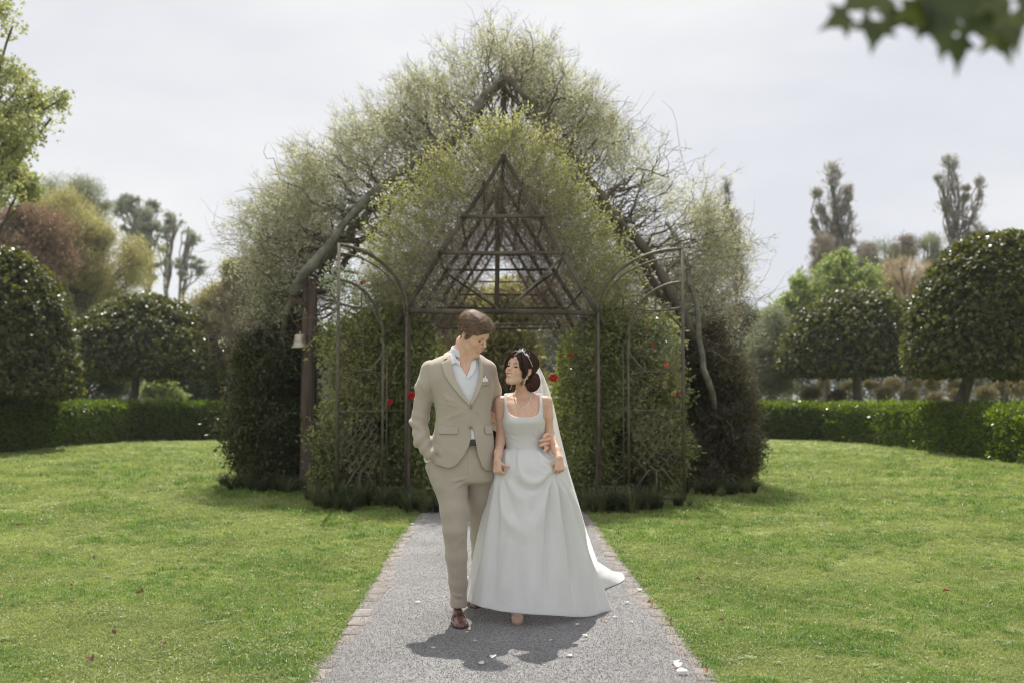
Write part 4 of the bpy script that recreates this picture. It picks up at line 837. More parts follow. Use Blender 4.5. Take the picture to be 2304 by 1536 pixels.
# ================================================================== signed-distance modelling for bodies and clothes
def seg(P, a, b, ra, rb):
    a = np.asarray(a, float); b = np.asarray(b, float); ab = b-a; t = np.clip(((P-a)@ab)/(ab@ab+1e-12), 0, 1)
    return np.linalg.norm(P-a-t[:, None]*ab, axis=1)-(ra+(rb-ra)*t)
def ell(P, c, r, R=None):
    q = P-np.asarray(c, float)
    if R is not None: q = q@R
    r = np.asarray(r, float); k0 = np.linalg.norm(q/r, axis=1); k1 = np.linalg.norm(q/(r*r), axis=1)+1e-9; return k0*(k0-1)/k1
def smin(a, b, k):
    h = np.clip(.5+.5*(b-a)/k, 0, 1); return b*(1-h)+a*h-k*h*(1-h)
def smax(a, b, k): return -smin(-a, -b, k)
def loft(P, rows, ex=2.3):
    """rows: (z, cx, cy, a, b) from low to high; superelliptic cross-sections"""
    R = np.asarray(rows, float); R = R[np.argsort(R[:, 0])]; z = P[:, 2]; cx = np.interp(z, R[:, 0], R[:, 1]); cy = np.interp(z, R[:, 0], R[:, 2]); a = np.interp(z, R[:, 0], R[:, 3]); b = np.interp(z, R[:, 0], R[:, 4])
    x = np.abs(P[:, 0]-cx)/a; y = np.abs(P[:, 1]-cy)/b; d = ((x**ex+y**ex)**(1/ex)-1)*np.minimum(a, b)
    return smax(d, np.maximum(R[0, 0]-z, z-R[-1, 0]), .02)
def smooth_rows(rows, n=60):
    R = np.array(sorted(rows)); z = np.linspace(R[0, 0], R[-1, 0], n); out = [z]
    for k in range(1, 5):
        v = np.interp(z, R[:, 0], R[:, k]); 
        for _ in range(6): v[1:-1] = (v[:-2]+v[1:-1]*2+v[2:])/4
        out.append(v)
    return np.stack(out, 1)
def poly2(P, poly):
    """signed distance to a polygon drawn in the x-z plane"""
    x, z = P[:, 0], P[:, 2]; V = np.asarray(poly, float); n = len(V); d = np.full(len(x), 1e9); ins = np.zeros(len(x), bool); j = n-1
    for i in range(n):
        ax_, az_ = V[j]; bx, bz = V[i]; ex, ez = bx-ax_, bz-az_; t = np.clip(((x-ax_)*ex+(z-az_)*ez)/(ex*ex+ez*ez+1e-12), 0, 1)
        d = np.minimum(d, (x-ax_-t*ex)**2+(z-az_-t*ez)**2); c = ((bz > z) != (az_ > z)) & (x < (ax_-bx)*(z-bz)/(az_-bz+1e-12)+bx); ins ^= c; j = i
    return np.where(ins, -1, 1)*np.sqrt(d)
def surf(f, lo, hi, h, band=2.6):
    lo = np.array(lo, float); hi = np.array(hi, float); nb = np.ceil((hi-lo)/(h*4)).astype(int)+1; n = nb*4+1
    gx = [lo[k]+np.arange(n[k])*h for k in range(3)]; cg = np.stack(np.meshgrid(*[g[::4] for g in gx], indexing='ij'), -1); cs = cg.shape[:3]
    Dc = f(cg.reshape(-1, 3)).reshape(cs); near = np.abs(Dc) < 4*h*band
    cm = np.zeros(nb, bool)
    for a in (0, 1):
        for b in (0, 1):
            for c in (0, 1): cm |= near[a:a+nb[0], b:b+nb[1], c:c+nb[2]]
    D = np.repeat(np.repeat(np.repeat(Dc[:-1, :-1, :-1], 4, 0), 4, 1), 4, 2); D = np.pad(D, ((0, 1),)*3, mode='edge'); D = np.where(D < 0, -1., 1.).astype(np.float32)
    m = np.repeat(np.repeat(np.repeat(cm, 4, 0), 4, 1), 4, 2); m = np.pad(m, ((0, 1),)*3, mode='edge')
    for k in range(3):
        m |= np.roll(m, 1, k)
    I = np.argwhere(m); Pn = lo+I*h
    vals = np.concatenate([f(Pn[i:i+400000]) for i in range(0, len(Pn), 400000)]) if len(Pn) else np.zeros(0)
    D[m] = vals; S = D < 0
    cnt = sum(S[a:n[0]-1+a, b:n[1]-1+b, c:n[2]-1+c].astype(np.int8) for a in (0, 1) for b in (0, 1) for c in (0, 1)); act = (cnt > 0) & (cnt < 8)
    C = np.argwhere(act); cor = {(a, b, c): D[C[:, 0]+a, C[:, 1]+b, C[:, 2]+c] for a in (0, 1) for b in (0, 1) for c in (0, 1)}
    acc = np.zeros((len(C), 3)); k = np.zeros(len(C))
    for p in cor:
        for ax_ in range(3):
            if p[ax_] == 0:
                q = list(p); q[ax_] = 1; q = tuple(q); d0, d1 = cor[p], cor[q]; x = (d0 < 0) != (d1 < 0); t = np.where(x, d0/(d0-d1+1e-20), 0)
                pos = np.tile(np.array(p, float), (len(C), 1)); pos[:, ax_] = t; acc += pos*x[:, None]; k += x
    V = lo+(C+acc/np.maximum(k, 1)[:, None])*h; idx = np.full(n-1, -1, np.int64); idx[tuple(C.T)] = np.arange(len(C)); Q = []
    for ax_ in range(3):
        s0 = [slice(None)]*3; s1 = [slice(None)]*3; s0[ax_] = slice(0, -1); s1[ax_] = slice(1, None); ch = S[tuple(s0)] != S[tuple(s1)]; E = np.argwhere(ch); o = [(ax_+1) % 3, (ax_+2) % 3]
        ok = (E[:, o[0]] > 0) & (E[:, o[1]] > 0) & (E[:, o[0]] < n[o[0]]-1) & (E[:, o[1]] < n[o[1]]-1); E = E[ok]; fl = S[tuple(E.T)]
        q = []
        for da, db in ((1, 1), (0, 1), (0, 0), (1, 0)):
            e = E.copy(); e[:, o[0]] -= da; e[:, o[1]] -= db; q.append(idx[tuple(e.T)])
        q = np.stack(q, 1); q[~fl] = q[~fl][:, ::-1]; q = q[(q >= 0).all(1)]; Q.append(q)
    return V, np.vstack(Q)
def sdfobj(name, f, lo, hi, h, m, parent, relax=1, attr=None, **k):
    V, Q = surf(f, lo, hi, h)
    if relax and len(V):
        for _ in range(relax):
            s = np.zeros_like(V); c = np.zeros(len(V))
            for a in range(4): b = (a+1) % 4; np.add.at(s, Q[:, a], V[Q[:, b]]); np.add.at(c, Q[:, a], 1); np.add.at(s, Q[:, b], V[Q[:, a]]); np.add.at(c, Q[:, b], 1)
            V = V*.5+.5*s/np.maximum(c, 1)[:, None]
    mb = MB(); mb.add(V, Q); o = mb.build(name, m, parent, **k)
    if attr:
        for an, fn in attr.items():
            a = o.data.attributes.new(an, 'FLOAT', 'POINT'); a.data.foreach_set('value', fn(V).astype(np.float32))
    return o
def bbox(pts, pad): p = np.array(pts); return p.min(0)-pad, p.max(0)+pad
def rotframe(yaw, pitch, roll):
    """columns: the head's left, forward and up in the world; yaw to +X, pitch downward, for someone facing the camera"""
    y, p, r = rad(yaw), rad(pitch), rad(roll); f = np.array([math.sin(y)*math.cos(p), -math.cos(y)*math.cos(p), -math.sin(p)]); l = np.array([math.cos(y), math.sin(y), 0]); u = np.cross(l, f)
    if u[2] < 0: u = -u
    l2 = l*math.cos(r)+u*math.sin(r); u2 = -l*math.sin(r)+u*math.cos(r); return np.stack([l2, f, u2], 1)
LIPS = [((0, .1040, -.0465), (.014, .0995, -.0455), .0038, .0038), ((.014, .0995, -.0455), (.0305, .0835, -.0405), .0038, .0022), ((0, .1005, -.0670), (.014, .0965, -.0635), .0050, .0044), ((.014, .0965, -.0635), (.0305, .0835, -.0415), .0044, .0022)]
def mouthgap(q):
    x = q[:, 0]; a = np.abs(x); zt = -.0490+.0065*(a/.028)**2; zb = -.0606+.0180*(a/.028)**1.8; return np.maximum(np.maximum(np.maximum(q[:, 2]-zt, zb-q[:, 2])*.9, a-.0275), np.maximum(.086-9*x*x-q[:, 1], q[:, 1]-.13))
def headsdf(q, g):
    """q: points in the head's frame (x left, y forward, z up), g: 'm' or 'w'"""
    fem = g == 'w'; A = np.abs(q[:, :1]); s = np.concatenate([A, q[:, 1:]], 1)   # mirrored
    d = ell(q, (0, -.014, .046), (.076, .097, .080)); d = smin(d, ell(q, (0, .034, .034), (.064, .060, .064)), .03)
    d = smin(d, ell(q, (0, .036, -.022), (.059, .056, .062)), .03); d = smin(d, ell(q, (0, .040, -.062), (.046 if fem else .050, .050, .040)), .025)
    d = smin(d, seg(s, (.050 if fem else .056, -.006, -.040), (.014, .076, -.094 if fem else -.100), .017, .016), .028)
    d = smin(d, ell(q, (0, .082, -.094 if fem else -.100), (.021, .017, .016)), .016)
    d = smin(d, seg(s, (.0, .088, .024), (.036, .077, .024), .010, .010), .014)                      # brow
    d = smin(d, ell(s, (.037, .066, -.026), (.024, .025, .022)), .018)                                 # cheeks lifted by the smile
    d = smin(d, seg(s, (.052, .045, -.016), (.062, .0, -.006), .010, .012), .02)
    d = smax(d, -ell(s, (.031, .104, .004), (.017, .017, .011)), .012)                                 # sockets
    d = smin(d, ell(s, (.031, .0765, .002), (.0165, .0125, .0115)), .005)                              # lids
    d = smax(d, -ell(s, (.0315, .0905, .0005), (.0145, .0065, .0056 if fem else .0028)), .002)                             # eye slit
    nb = .010 if fem else .012
    d = smin(d, seg(q, (0, .086, .020), (0, .108 if fem else .112, -.016), .0075, .0085), .010)
    d = smin(d, ell(q, (0, .109 if fem else .114, -.020), (.0095, .0105, .0085)), .007); d = smin(d, ell(s, (nb*.95, .100, -.024), (.0068, .0095, .0066)), .005)
    d = smax(d, -ell(s, (.0055, .106, -.0335), (.0018, .0030, .0020)), .003)
    d = smin(d, ell(q, (0, .090, -.052), (.028, .016, .024)), .014)                                    # muzzle
    for (p0, p1, r0, r1) in LIPS: d = smin(d, seg(s, p0, p1, r0, r1), .003)
    d = smax(d, -mouthgap(q), .0015)
    d = smin(d, seg(s, (.022, .088, -.026), (.036, .078, -.048), .0035, .0035), .010)                  # smile folds
    # ears
    er = ell(s, (.0765, -.006, -.002), (.0075, .0150, .0265), np.array(Euler((rad(-8), 0, rad(-22))).to_matrix())); er = smax(er, -ell(s, (.0860, -.002, .002), (.0105, .0088, .0150)), .002); er = smin(er, ell(s, (.0800, -.0095, .000), (.0030, .0028, .012)), .002)
    er = smin(er, ell(s, (.076, .004, -.026), (.0055, .008, .009)), .006); d = smin(d, er, .006)
    return d
def liptone(q):
    s = np.concatenate([np.abs(q[:, :1]), q[:, 1:]], 1); d = np.full(len(q), 1.)
    for l in LIPS: d = np.minimum(d, seg(s, *l))
    return np.clip(1-(d+.0002)/.0014, 0, 1)
def brow_lash_tone(q, th):
    s = np.concatenate([np.abs(q[:, :1]), q[:, 1:]], 1); d = np.minimum(seg(s, (.014, .095, .0195), (.030, .0915, .0255), .0012, .0016), seg(s, (.030, .0915, .0255), (.046, .077, .0205), .0016, .0008)); return np.maximum(np.clip(1-(d-.0015*th)/.0013, 0, 1), np.clip(-ell(s, (.0315, .0905, .0008), (.0175, .012, .0078))/.0030, 0, 1)*(.75 if th > 1.1 else .45))  # brow hair, plus make-up and lash shadow painted round the eye slit
def skinmat(name, col, lip, brow_lash_shade):
    m = mat(name, col, .48, sss=.22, spec=.4); nt = m.node_tree; N = nt.nodes.new; L = nt.links.new; p = nt.nodes['Principled BSDF']; cur = None
    n = N('ShaderNodeTexNoise'); n.inputs['Scale'].default_value = 45; n.inputs['Detail'].default_value = 5; tcn = N('ShaderNodeTexCoord'); L(tcn.outputs['Object'], n.inputs[0])
    r = N('ShaderNodeValToRGB'); r.color_ramp.elements[0].position = .3; r.color_ramp.elements[1].position = .7; r.color_ramp.elements[0].color = (col[0]*.93, col[1]*.88, col[2]*.86, 1); r.color_ramp.elements[1].color = (min(1, col[0]*1.05), col[1]*1.05, col[2]*1.06, 1); L(n.outputs['Fac'], r.inputs[0]); cur = r.outputs[0]
    for an, c, k in (('blush', (col[0]*1.0, col[1]*.70, col[2]*.66), .6), ('lip', lip, .85), ('brow_lash_shade', brow_lash_shade, .8), ('mouth', (.10, .02, .02), 1.)):
        a = N('ShaderNodeAttribute'); a.attribute_name = an; mu = N('ShaderNodeMath'); mu.operation = 'MULTIPLY'; mu.inputs[1].default_value = k; L(a.outputs['Fac'], mu.inputs[0]); x = N('ShaderNodeMix'); x.data_type = 'RGBA'; L(mu.outputs[0], x.inputs[0]); L(cur, x.inputs[6]); x.inputs[7].default_value = tuple(c)+(1,); cur = x.outputs[2]
    L(cur, p.inputs['Base Color'])
    b = N('ShaderNodeBump'); b.inputs['Strength'].default_value = .12; b.inputs['Distance'].default_value = .002; n2 = N('ShaderNodeTexNoise'); n2.inputs['Scale'].default_value = 260; L(tcn.outputs['Object'], n2.inputs[0]); L(n2.outputs['Fac'], b.inputs['Height']); L(b.outputs[0], p.inputs['Normal'])
    return m
def finger_chain(base, d, n, lens, curls, r0):
    """joint positions of a finger that starts along d and curls towards -n"""
    p = np.array(base, float); pts = [p.copy()]; d = np.array(d, float); d /= np.linalg.norm(d); ax_ = np.cross(n, d); ax_ /= np.linalg.norm(ax_)
    for l, c in zip(lens, curls):
        R = np.array(Matrix.Rotation(rad(c), 3, Vector(ax_))); d = R@d; p = p+d*l; pts.append(p.copy())
    return pts
def hand(w, d, n, th, sc=1., curl=(30, 45, 30), spread=6, tcurl=(10, 20, 20), tdir=.75, per=None):
    """capsules of a hand: w wrist, d towards the fingers, n back-of-hand normal, th direction of the thumb side"""
    w = np.array(w, float); d = np.array(d, float); d /= np.linalg.norm(d); th = np.array(th, float); th -= d*(th@d); th /= np.linalg.norm(th); n = np.cross(d, th); n0 = np.array(n, float)
    nn = np.array(hand.n, float) if hand.n is not None else n0
    if nn@n0 < 0: n0 = -n0
    n = n0; caps = []; s = sc
    for k, off in enumerate((.030, .011, -.009, -.027)):
        b0 = w+d*.012*s+th*off*.55*s; b1 = w+d*(.090-.004*abs(k-1))*s+th*off*s; caps.append((b0, b1, .0125*s, .0100*s))
        L_ = ((.040, .025, .020), (.044, .028, .021), (.041, .026, .020), (.032, .020, .018))[k]; cc = per[k] if per else curl
        dd = d+th*math.tan(rad(spread*(1.5-k)*.5)); pts = finger_chain(b1, dd, n, [l*s for l in L_], cc, 0)
        rr = np.array([.0092, .0083, .0076, .0064])*(1 if k < 3 else .88)*s
        for i in range(3): caps.append((pts[i], pts[i+1], rr[i], rr[i+1]))
    tb = w+d*.022*s+th*.018*s-n*.006*s; td = d*(1-tdir)+th*tdir-n*.25; pts = finger_chain(tb, td, n, [.040*s, .032*s, .026*s], tcurl, 0)
    for i, (a, b) in enumerate(((.0125, .0105), (.0100, .0090), (.0090, .0075))): caps.append((pts[i], pts[i+1], a*s, b*s))
    return caps
hand.n = None
def handsdf(P, caps):
    """palm bones melt together, the fingers stay apart"""
    pal = None; out = None
    for i, c in enumerate(caps):
        e = seg(P, *c)
        if i % 4 == 0 and i < 16: pal = e if pal is None else smin(pal, e, .010)
    out = pal
    for i, c in enumerate(caps):
        if i < 16 and i % 4: 
            if i % 4 == 1: f = seg(P, *c)
            else: f = smin(f, seg(P, *c), .002)
            if i % 4 == 3: out = smin(out, f, .0035)
        elif i == 16: f = seg(P, *c)
        elif i > 16: f = smin(f, seg(P, *c), .003)
    return smin(out, f, .008)
def strands(name, roots, flow, surf_f, lens, m, parent, r0=.0009, lift=.003, seed=0, steps=9, n=3, wav=.0, out=.0):
    """hair drawn as tapering strands that follow the skin surf_f along flow"""
    r = np.random.default_rng(seed); P = np.array(roots, float); N_ = len(P); path = [P.copy()]; e = .0015; lens = np.broadcast_to(lens, (N_,))*r.uniform(.8, 1.15, N_); lf = lift*r.uniform(.3, 1.2, N_); ph = r.uniform(0, 6.28, N_); jit = r.normal(size=(N_, 3))*.06
    for k in range(steps):
        g = np.stack([surf_f(P+np.eye(3)[a]*e)-surf_f(P-np.eye(3)[a]*e) for a in range(3)], 1); g /= (np.linalg.norm(g, axis=1, keepdims=True)+1e-9)
        d = flow(P)+jit; d = d-g*(d*g).sum(1, keepdims=True)*(1-out); d /= (np.linalg.norm(d, axis=1, keepdims=True)+1e-9)
        if wav: sd = np.cross(g, d); d = d+sd*(wav*np.sin(ph+k*1.1))[:, None]; 
        P = P+d*(lens/steps)[:, None]; s = surf_f(P); P = P+g*(lf*math.sin(math.pi*(k+1.5)/(steps+2))-s)[:, None]*.8; path.append(P.copy())
    path = np.stack(path, 1); m_ = steps+1; tg = np.gradient(path, axis=1); tg /= (np.linalg.norm(tg, axis=2, keepdims=True)+1e-9); a = np.cross(tg, np.array([.31, .52, .79])); a /= (np.linalg.norm(a, axis=2, keepdims=True)+1e-9); b = np.cross(tg, a)
    rr = r0*np.linspace(1.1, .35, m_)[None, :, None]*r.uniform(.7, 1.4, (N_, 1, 1)); V = np.stack([path+rr*(a*math.cos(t)+b*math.sin(t)) for t in np.arange(n)*2*math.pi/n], 2)
    base = (np.arange(N_)*m_*n)[:, None, None]; i0 = (np.arange(m_-1)*n)[None, :, None]; k = np.arange(n)[None, None]; k2 = (k+1) % n
    Q = np.stack([base+i0+k, base+i0+k2, base+i0+n+k2, base+i0+n+k], -1).reshape(-1, 4); mb = MB(); mb.add(V.reshape(-1, 3), Q); return mb.build(name, m, parent, kind='stuff')
W = lambda u, v, y: np.array(at(u, v, y))
def XZ(pts, y): return [(W(u, v, y)[0], W(u, v, y)[2]) for u, v in pts]
def hairmat(name, a, b):
    return mat(name, a, .46, b, scale=60, detail=3, coord='Object', rnd=.5, island=True, spec=.5, pos=(.25, .75), trans=.12)

# ================================================================== the groom
m_skin = skinmat('groom_skin', (.72, .465, .35), (.50, .20, .15), (.14, .075, .04))
m_hair = hairmat('brown_hair', (.14, .085, .055), (.48, .335, .24))
m_suit = mat('beige_suit_cloth', (.385, .33, .272), .82, (.44, .385, .32), scale=5, detail=5, bump=.05, bscale=420, sheen=.25)
m_lapel = mat('beige_lapel_cloth', (.45, .39, .32), .82, (.51, .45, .375), scale=5, detail=5, bump=.05, bscale=420, sheen=.25)
m_shirt = mat('white_shirt_cloth', (.82, .84, .90), .8, (.86, .88, .93), scale=8, bump=.03, bscale=300, trans=.15)
m_leather = mat('brown_shoe_leather', (.075, .022, .014), .22, (.13, .045, .028), scale=18, spec=.6, coat=.4)
m_sole = mat('dark_sole', (.02, .016, .014), .6)
m_belt = mat('belt_leather', (.035, .02, .014), .4)
m_but = mat('horn_button', (.20, .12, .08), .3, (.38, .27, .2), scale=60)
m_teeth = mat('teeth', (.82, .79, .72), .25)
m_eye = mat('eye_white', (.70, .67, .64), .15); m_iris = mat('dark_iris', (.018, .010, .007), .5, spec=.15); m_lash = mat('lash', (.012, .008, .006), .8, spec=.1)
YM = 6.05
k = pxm(YM)
man = thing('person', 'man in beige suit and open white shirt, one hand in pocket, smiling down', 'person', (W(1045, 1380, YM)[0], YM, 0), 'bride and groom')
HM = W(1063, 752, 6.0); RM = rotframe(58, 31, 5)
def hm(P): return (P-HM)@RM
# skin: head, neck, chest, hands
mc = W(1041, 860, YM)
hand.n = (0, -1, 0)
lh_caps = hand(W(1238, 1008, 6.17), (-.10, -.80, .14), (1, 0, 0), (0, .2, 1), 1.0, (28, 52, 40), 7, (10, 10, 10), .4)
hand.n = (1, 0, 0)
# four fingers laid one under another round her waist, tips towards the front
fing = []
for i, (v0, uu, tipu, tv) in enumerate(((978, 1232, 1224, 983), (988, 1234, 1217, 991), (998, 1233, 1217, 1001), (1008, 1234, 1226, 1013))):
    a = W(uu+3, v0+1, 6.16); b = W(uu, v0-1, 6.04); c = W((uu+tipu)/2-1, v0, 5.985); d_ = W(tipu, tv, 5.975); fing.append((a, b, c, d_))
def manskin(P):
    d = headsdf(hm(P), 'm')
    d = smin(d, seg(P, W(1039, 832, 6.07), W(1046, 772, 6.05), .064, .056), .025)
    d = smin(d, seg(P, W(1052, 838, 6.0), W(1062, 790, 5.99), .018, .012), .03)
    d = smin(d, ell(P, W(1040, 868, 6.06), (.17, .098, .14)), .04); d = smin(d, seg(P, W(985, 836, 6.07), W(1088, 836, 6.07), .05, .05), .04)
    return d
def manhandL(P):
    d = None
    for a, b, c, e in fing:
        f = smin(smin(seg(P, a, b, .0135, .0130), seg(P, b, c, .0132, .0118), .004), seg(P, c, e, .0118, .0098), .004); d = f if d is None else smin(d, f, .002)
    d = smin(d, ell(P, W(1237, 998, 6.19), (.022, .05, .048)), .02); d = smin(d, seg(P, W(1237, 995, 6.21), W(1222, 990, 6.29), .028, .026), .02); return smin(d, seg(P, W(1222, 990, 6.29), W(1180, 985, 6.30), .026, .03), .02)
def manall(P): return np.minimum(np.minimum(manskin(P), manhandL(P)), np.minimum(seg(P, W(966, 1032, 5.985), W(984, 1066, 6.03), .027, .034), seg(P, W(1180, 985, 6.30), W(1060, 900, 6.10), .03, .03)))
sx = lambda fn, c, rmax: (lambda V: np.where(np.linalg.norm(V-c, axis=1) < rmax, fn((V-c)@(RM if c is HM else RW)), 0))
def blush(q): s = np.concatenate([np.abs(q[:, :1]), q[:, 1:]], 1); return np.clip(1-np.linalg.norm((s-np.array([.042, .075, -.022]))/np.array([.03, .04, .026]), axis=1), 0, 1)+np.clip(1-np.linalg.norm((s-np.array([.078, -.004, .0]))/np.array([.02, .022, .04]), axis=1), 0, 1)*1.2+np.clip(1-np.linalg.norm((s-np.array([0, .112, -.02]))/.022, axis=1), 0, 1)*.8
def mouthin(q): return np.where((mouthgap(q) < .0022) & (q[:, 1] < .0955-12*q[:, 0]**2), 1., 0.)
a1 = {'lip': lambda V: sx(liptone, HM, .16)(V)*.9, 'brow_lash_shade': lambda V: sx(lambda q: brow_lash_tone(q, 1.0), HM, .16)(V), 'blush': lambda V: np.clip(sx(blush, HM, .16)(V), 0, 1), 'mouth': lambda V: sx(mouthin, HM, .16)(V)}
sdfobj('body', manall, W(935, 1085, 6.35)*[1, 0, 1]+[0, 5.84, 0], W(1250, 705, 6.3)*[1, 0, 1]+[0, 6.42, 0], .0028, m_skin, man, attr=a1)
def eyes(parent, H, R, sc, irisdir):
    for s in (-1, 1):
        c = H+R@(np.array([s*.0315, .0755, .0008])*sc); mb = MB(); th = np.linspace(.01, math.pi-.01, 12); mb.lathe([(math.sin(a)*.0125*sc, math.cos(a)*.0125*sc) for a in th], 20, c); o = mb.build('eye', m_eye, parent)
        d = R@np.array(irisdir); d /= np.linalg.norm(d); u = np.cross(d, [0, 0, 1.]); u /= np.linalg.norm(u); w_ = np.cross(u, d); mb = MB(); t = np.arange(16)*2*math.pi/16
        V = [c+d*.0133*sc]+[c+d*.0118*sc+(u*math.cos(x)+w_*math.sin(x))*.0074*sc for x in t]; mb.add(V, t=[(0, 1+i, 1+(i+1) % 16) for i in range(16)]); mb.build('iris', m_iris, o)
        # lash line over the eye
        mb = MB(); xs = np.linspace(-.0135, .0135, 9); P_ = [H+R@(np.array([s*.0315+x, .0905-(x*x)*28-s*0, .0028-(x*x)*12])*sc) for x in xs]; mb.tube(P_, np.array([.0003]+[.0012+(.0008 if sc < 1 else 0)]*7+[.0003])*sc, 5); mb.build('eyelashes', m_lash, parent)
def teeth(parent, H, R, sc):
    mb = MB()
    for row, (z0, z1, yy) in enumerate(((-.0470, -.0604, .0985), (-.0610, -.0650, .0930))):
        xs = np.linspace(-.0255, .0255, 33); V = []
        for x in xs:
            g = .0006*abs(math.sin(math.pi*(x+.020)/.0072)); yb = yy-(x*x)*22
            for z, o in ((z0, -.002), ((z0+z1)/2, g), (z1+(.0006 if row == 0 else 0)-abs(x)*(-.1 if row == 0 else 0), g*.7-.0002)): V.append(H+R@(np.array([x, yb+o, z+11*x*x])*sc))
        V = np.array(V); q = [(i*3+j, (i+1)*3+j, (i+1)*3+j+1, i*3+j+1) for i in range(32) for j in range(2)]; mb.add(V, q)
    mb.build('teeth', m_teeth, parent)
eyes(man, HM, RM, 1., (.05, 1, -.25)); teeth(man, HM, RM, 1.)
# hair
def scalp_m(q): return ell(q, (0, -.012, .050), (.081, .103, .084))
def haircap_m(P):
    q = hm(P); d = ell(q, (0, -.014, .053), (.0845, .107, .088)); d = smin(d, ell(q, (.0, .045, .102), (.062, .062, .036)), .03); d = smin(d, ell(q, (.005, .088, .094), (.045, .030, .022)), .02); d = smin(d, headsdf(q, 'm')-.0042, .008)
    d = d+.0035*(vnoise(np.stack([q[:, 0]*6+q[:, 1]*2, q[:, 1]*.8, q[:, 2]*4], 1), 22., 3)-.5)+.0022*(vnoise(np.stack([q[:, 0]*3, q[:, 1]*.6, q[:, 2]*6], 1), 70., 5)-.5)
    d = smax(d, .0012-np.abs((q[:, 0]-.006)+.15*q[:, 1])-.02*np.clip(.02-d*3, 0, 1)*0-np.clip((.06-q[:, 2])*2, 0, 1), .006) if False else d
    ax_ = np.abs(q[:, 0]); hl = np.where(q[:, 2] > .060, .120, .052+.9*(q[:, 2]-.010)); hl = np.where(q[:, 2] < .030, .036+.45*q[:, 2], hl)
    d = smax(d, q[:, 1]-hl, .006); low = np.where(q[:, 1] > .012, -.026, np.where(q[:, 1] > -.026, .018, -.054-.35*np.clip(-.026-q[:, 1], 0, .1)))
    return smax(d, low-q[:, 2], .008)
hair = sdfobj('hair', haircap_m, HM-.15, HM+.15, .0025, m_hair, man)
def on_surface(f, c, rad_, n, seed, cond):
    r = np.random.default_rng(seed); P = r.uniform(-rad_, rad_, (n*7, 3))+c; 
    for _ in range(6):
        s = f(P); g = np.stack([f(P+np.eye(3)[a]*.002)-f(P-np.eye(3)[a]*.002) for a in range(3)], 1)/.004; P = P-g*np.clip(s, -.03, .03)[:, None]/(1e-6+(g*g).sum(1, keepdims=True))
    P = P[(np.abs(f(P)) < .002) & cond(P)]; return P[:n]
def flow_m(P):
    q = hm(P); s = np.where(q[:, 0] > .012, 1., -1.); v = np.stack([s*(.55+.0*q[:, 1]), np.where(q[:, 0] > .012, .35, -.55)+.0*q[:, 0]-1.2*np.clip(.03-q[:, 2], 0, .1)*0, -.45+q[:, 2]*0], 1)
    fr = q[:, 1] > .055; v = np.where(fr[:, None], np.stack([s*.8, .15+0*s, -.25+0*s], 1), v); back = q[:, 1] < -.05; v = np.where(back[:, None], np.stack([0*s, -.3+0*s, -1.+0*s], 1), v); return v@RM.T
rt = on_surface(haircap_m, HM, .14, 5200, 3, lambda P: hm(P)[:, 2] > .008)
strands('hair_strands', rt, flow_m, haircap_m, .045, m_hair, hair, .00075, .0035, 4)
rt = on_surface(haircap_m, HM, .14, 160, 5, lambda P: hm(P)[:, 2] > .08)
strands('stray_hairs', rt, flow_m, haircap_m, .04, m_hair, hair, .0004, .012, 4, out=.6)
# jacket
rowsJ = [(v, c, hw, hd, y) for v, c, hw, hd, y in ((792, 1044, 34, .060, 6.09), (800, 1040, 50, .075, 6.085), (808, 1034, 66, .088, 6.08), (818, 1032, 75, .098, 6.075), (835, 1033, 77, .110, 6.07), (860, 1036, 74, .122, 6.06), (885, 1040, 69, .124, 6.05), (915, 1042, 63, .122, 6.045), (935, 1043, 61, .120, 6.045), (960, 1043, 64, .124, 6.045), (985, 1042, 69, .130, 6.045), (1020, 1040, 73, .134, 6.045), (1066, 1037, 75, .134, 6.045))]
RJ = smooth_rows([(W(c, v, 6.0)[2], W(c, v, y)[0], y, hw*k, hd) for v, c, hw, hd, y in rowsJ])
torso = lambda P: loft(P, RJ, 2.25)
YF = 5.94
Vop = XZ([(1008, 775), (1015, 819), (1025, 852), (1044, 885), (1058, 908), (1066, 886), (1074, 862), (1079, 837), (1078, 815), (1074, 795), (1062, 765), (1018, 765)], YF)
Wed = XZ([(1060, 960), (1066, 967), (1069, 987), (1075, 1020), (1084, 1048), (1093, 1058), (1106, 1061), (1125, 1061), (1125, 1140), (930, 1140), (935, 1034), (960, 1038), (985, 1046), (1008, 1052), (1016, 1051), (1027, 1045), (1044, 1024), (1056, 1001), (1061, 980)], YF)
def wr(P, a, b, amp, wl, width):
    """a soft crease field of wavelength wl running across the line a-b"""
    a = np.array(a); b = np.array(b); ab = b-a; L_ = np.linalg.norm(ab); t = ((P-a)@ab)/L_; dist = np.linalg.norm(P-a-np.clip(t, 0, L_)[:, None]*ab/L_, axis=1); return amp*np.sin(t/wl*6.283+4*vnoise(P, 9.))*np.exp(-(dist/width)**2)*np.clip(t/L_*4, 0, 1)*np.clip((1-t/L_)*4+.3, 0, 1)
def crease(P, a, b, amp, wd):
    a = np.array(a); b = np.array(b); ab = b-a; t = np.clip(((P-a)@ab)/(ab@ab), 0, 1); d = np.linalg.norm(P-a-t[:, None]*ab, axis=1); return amp*np.exp(-(d/wd)**2)*np.sin(math.pi*np.clip(t*.9+.1, 0, 1))
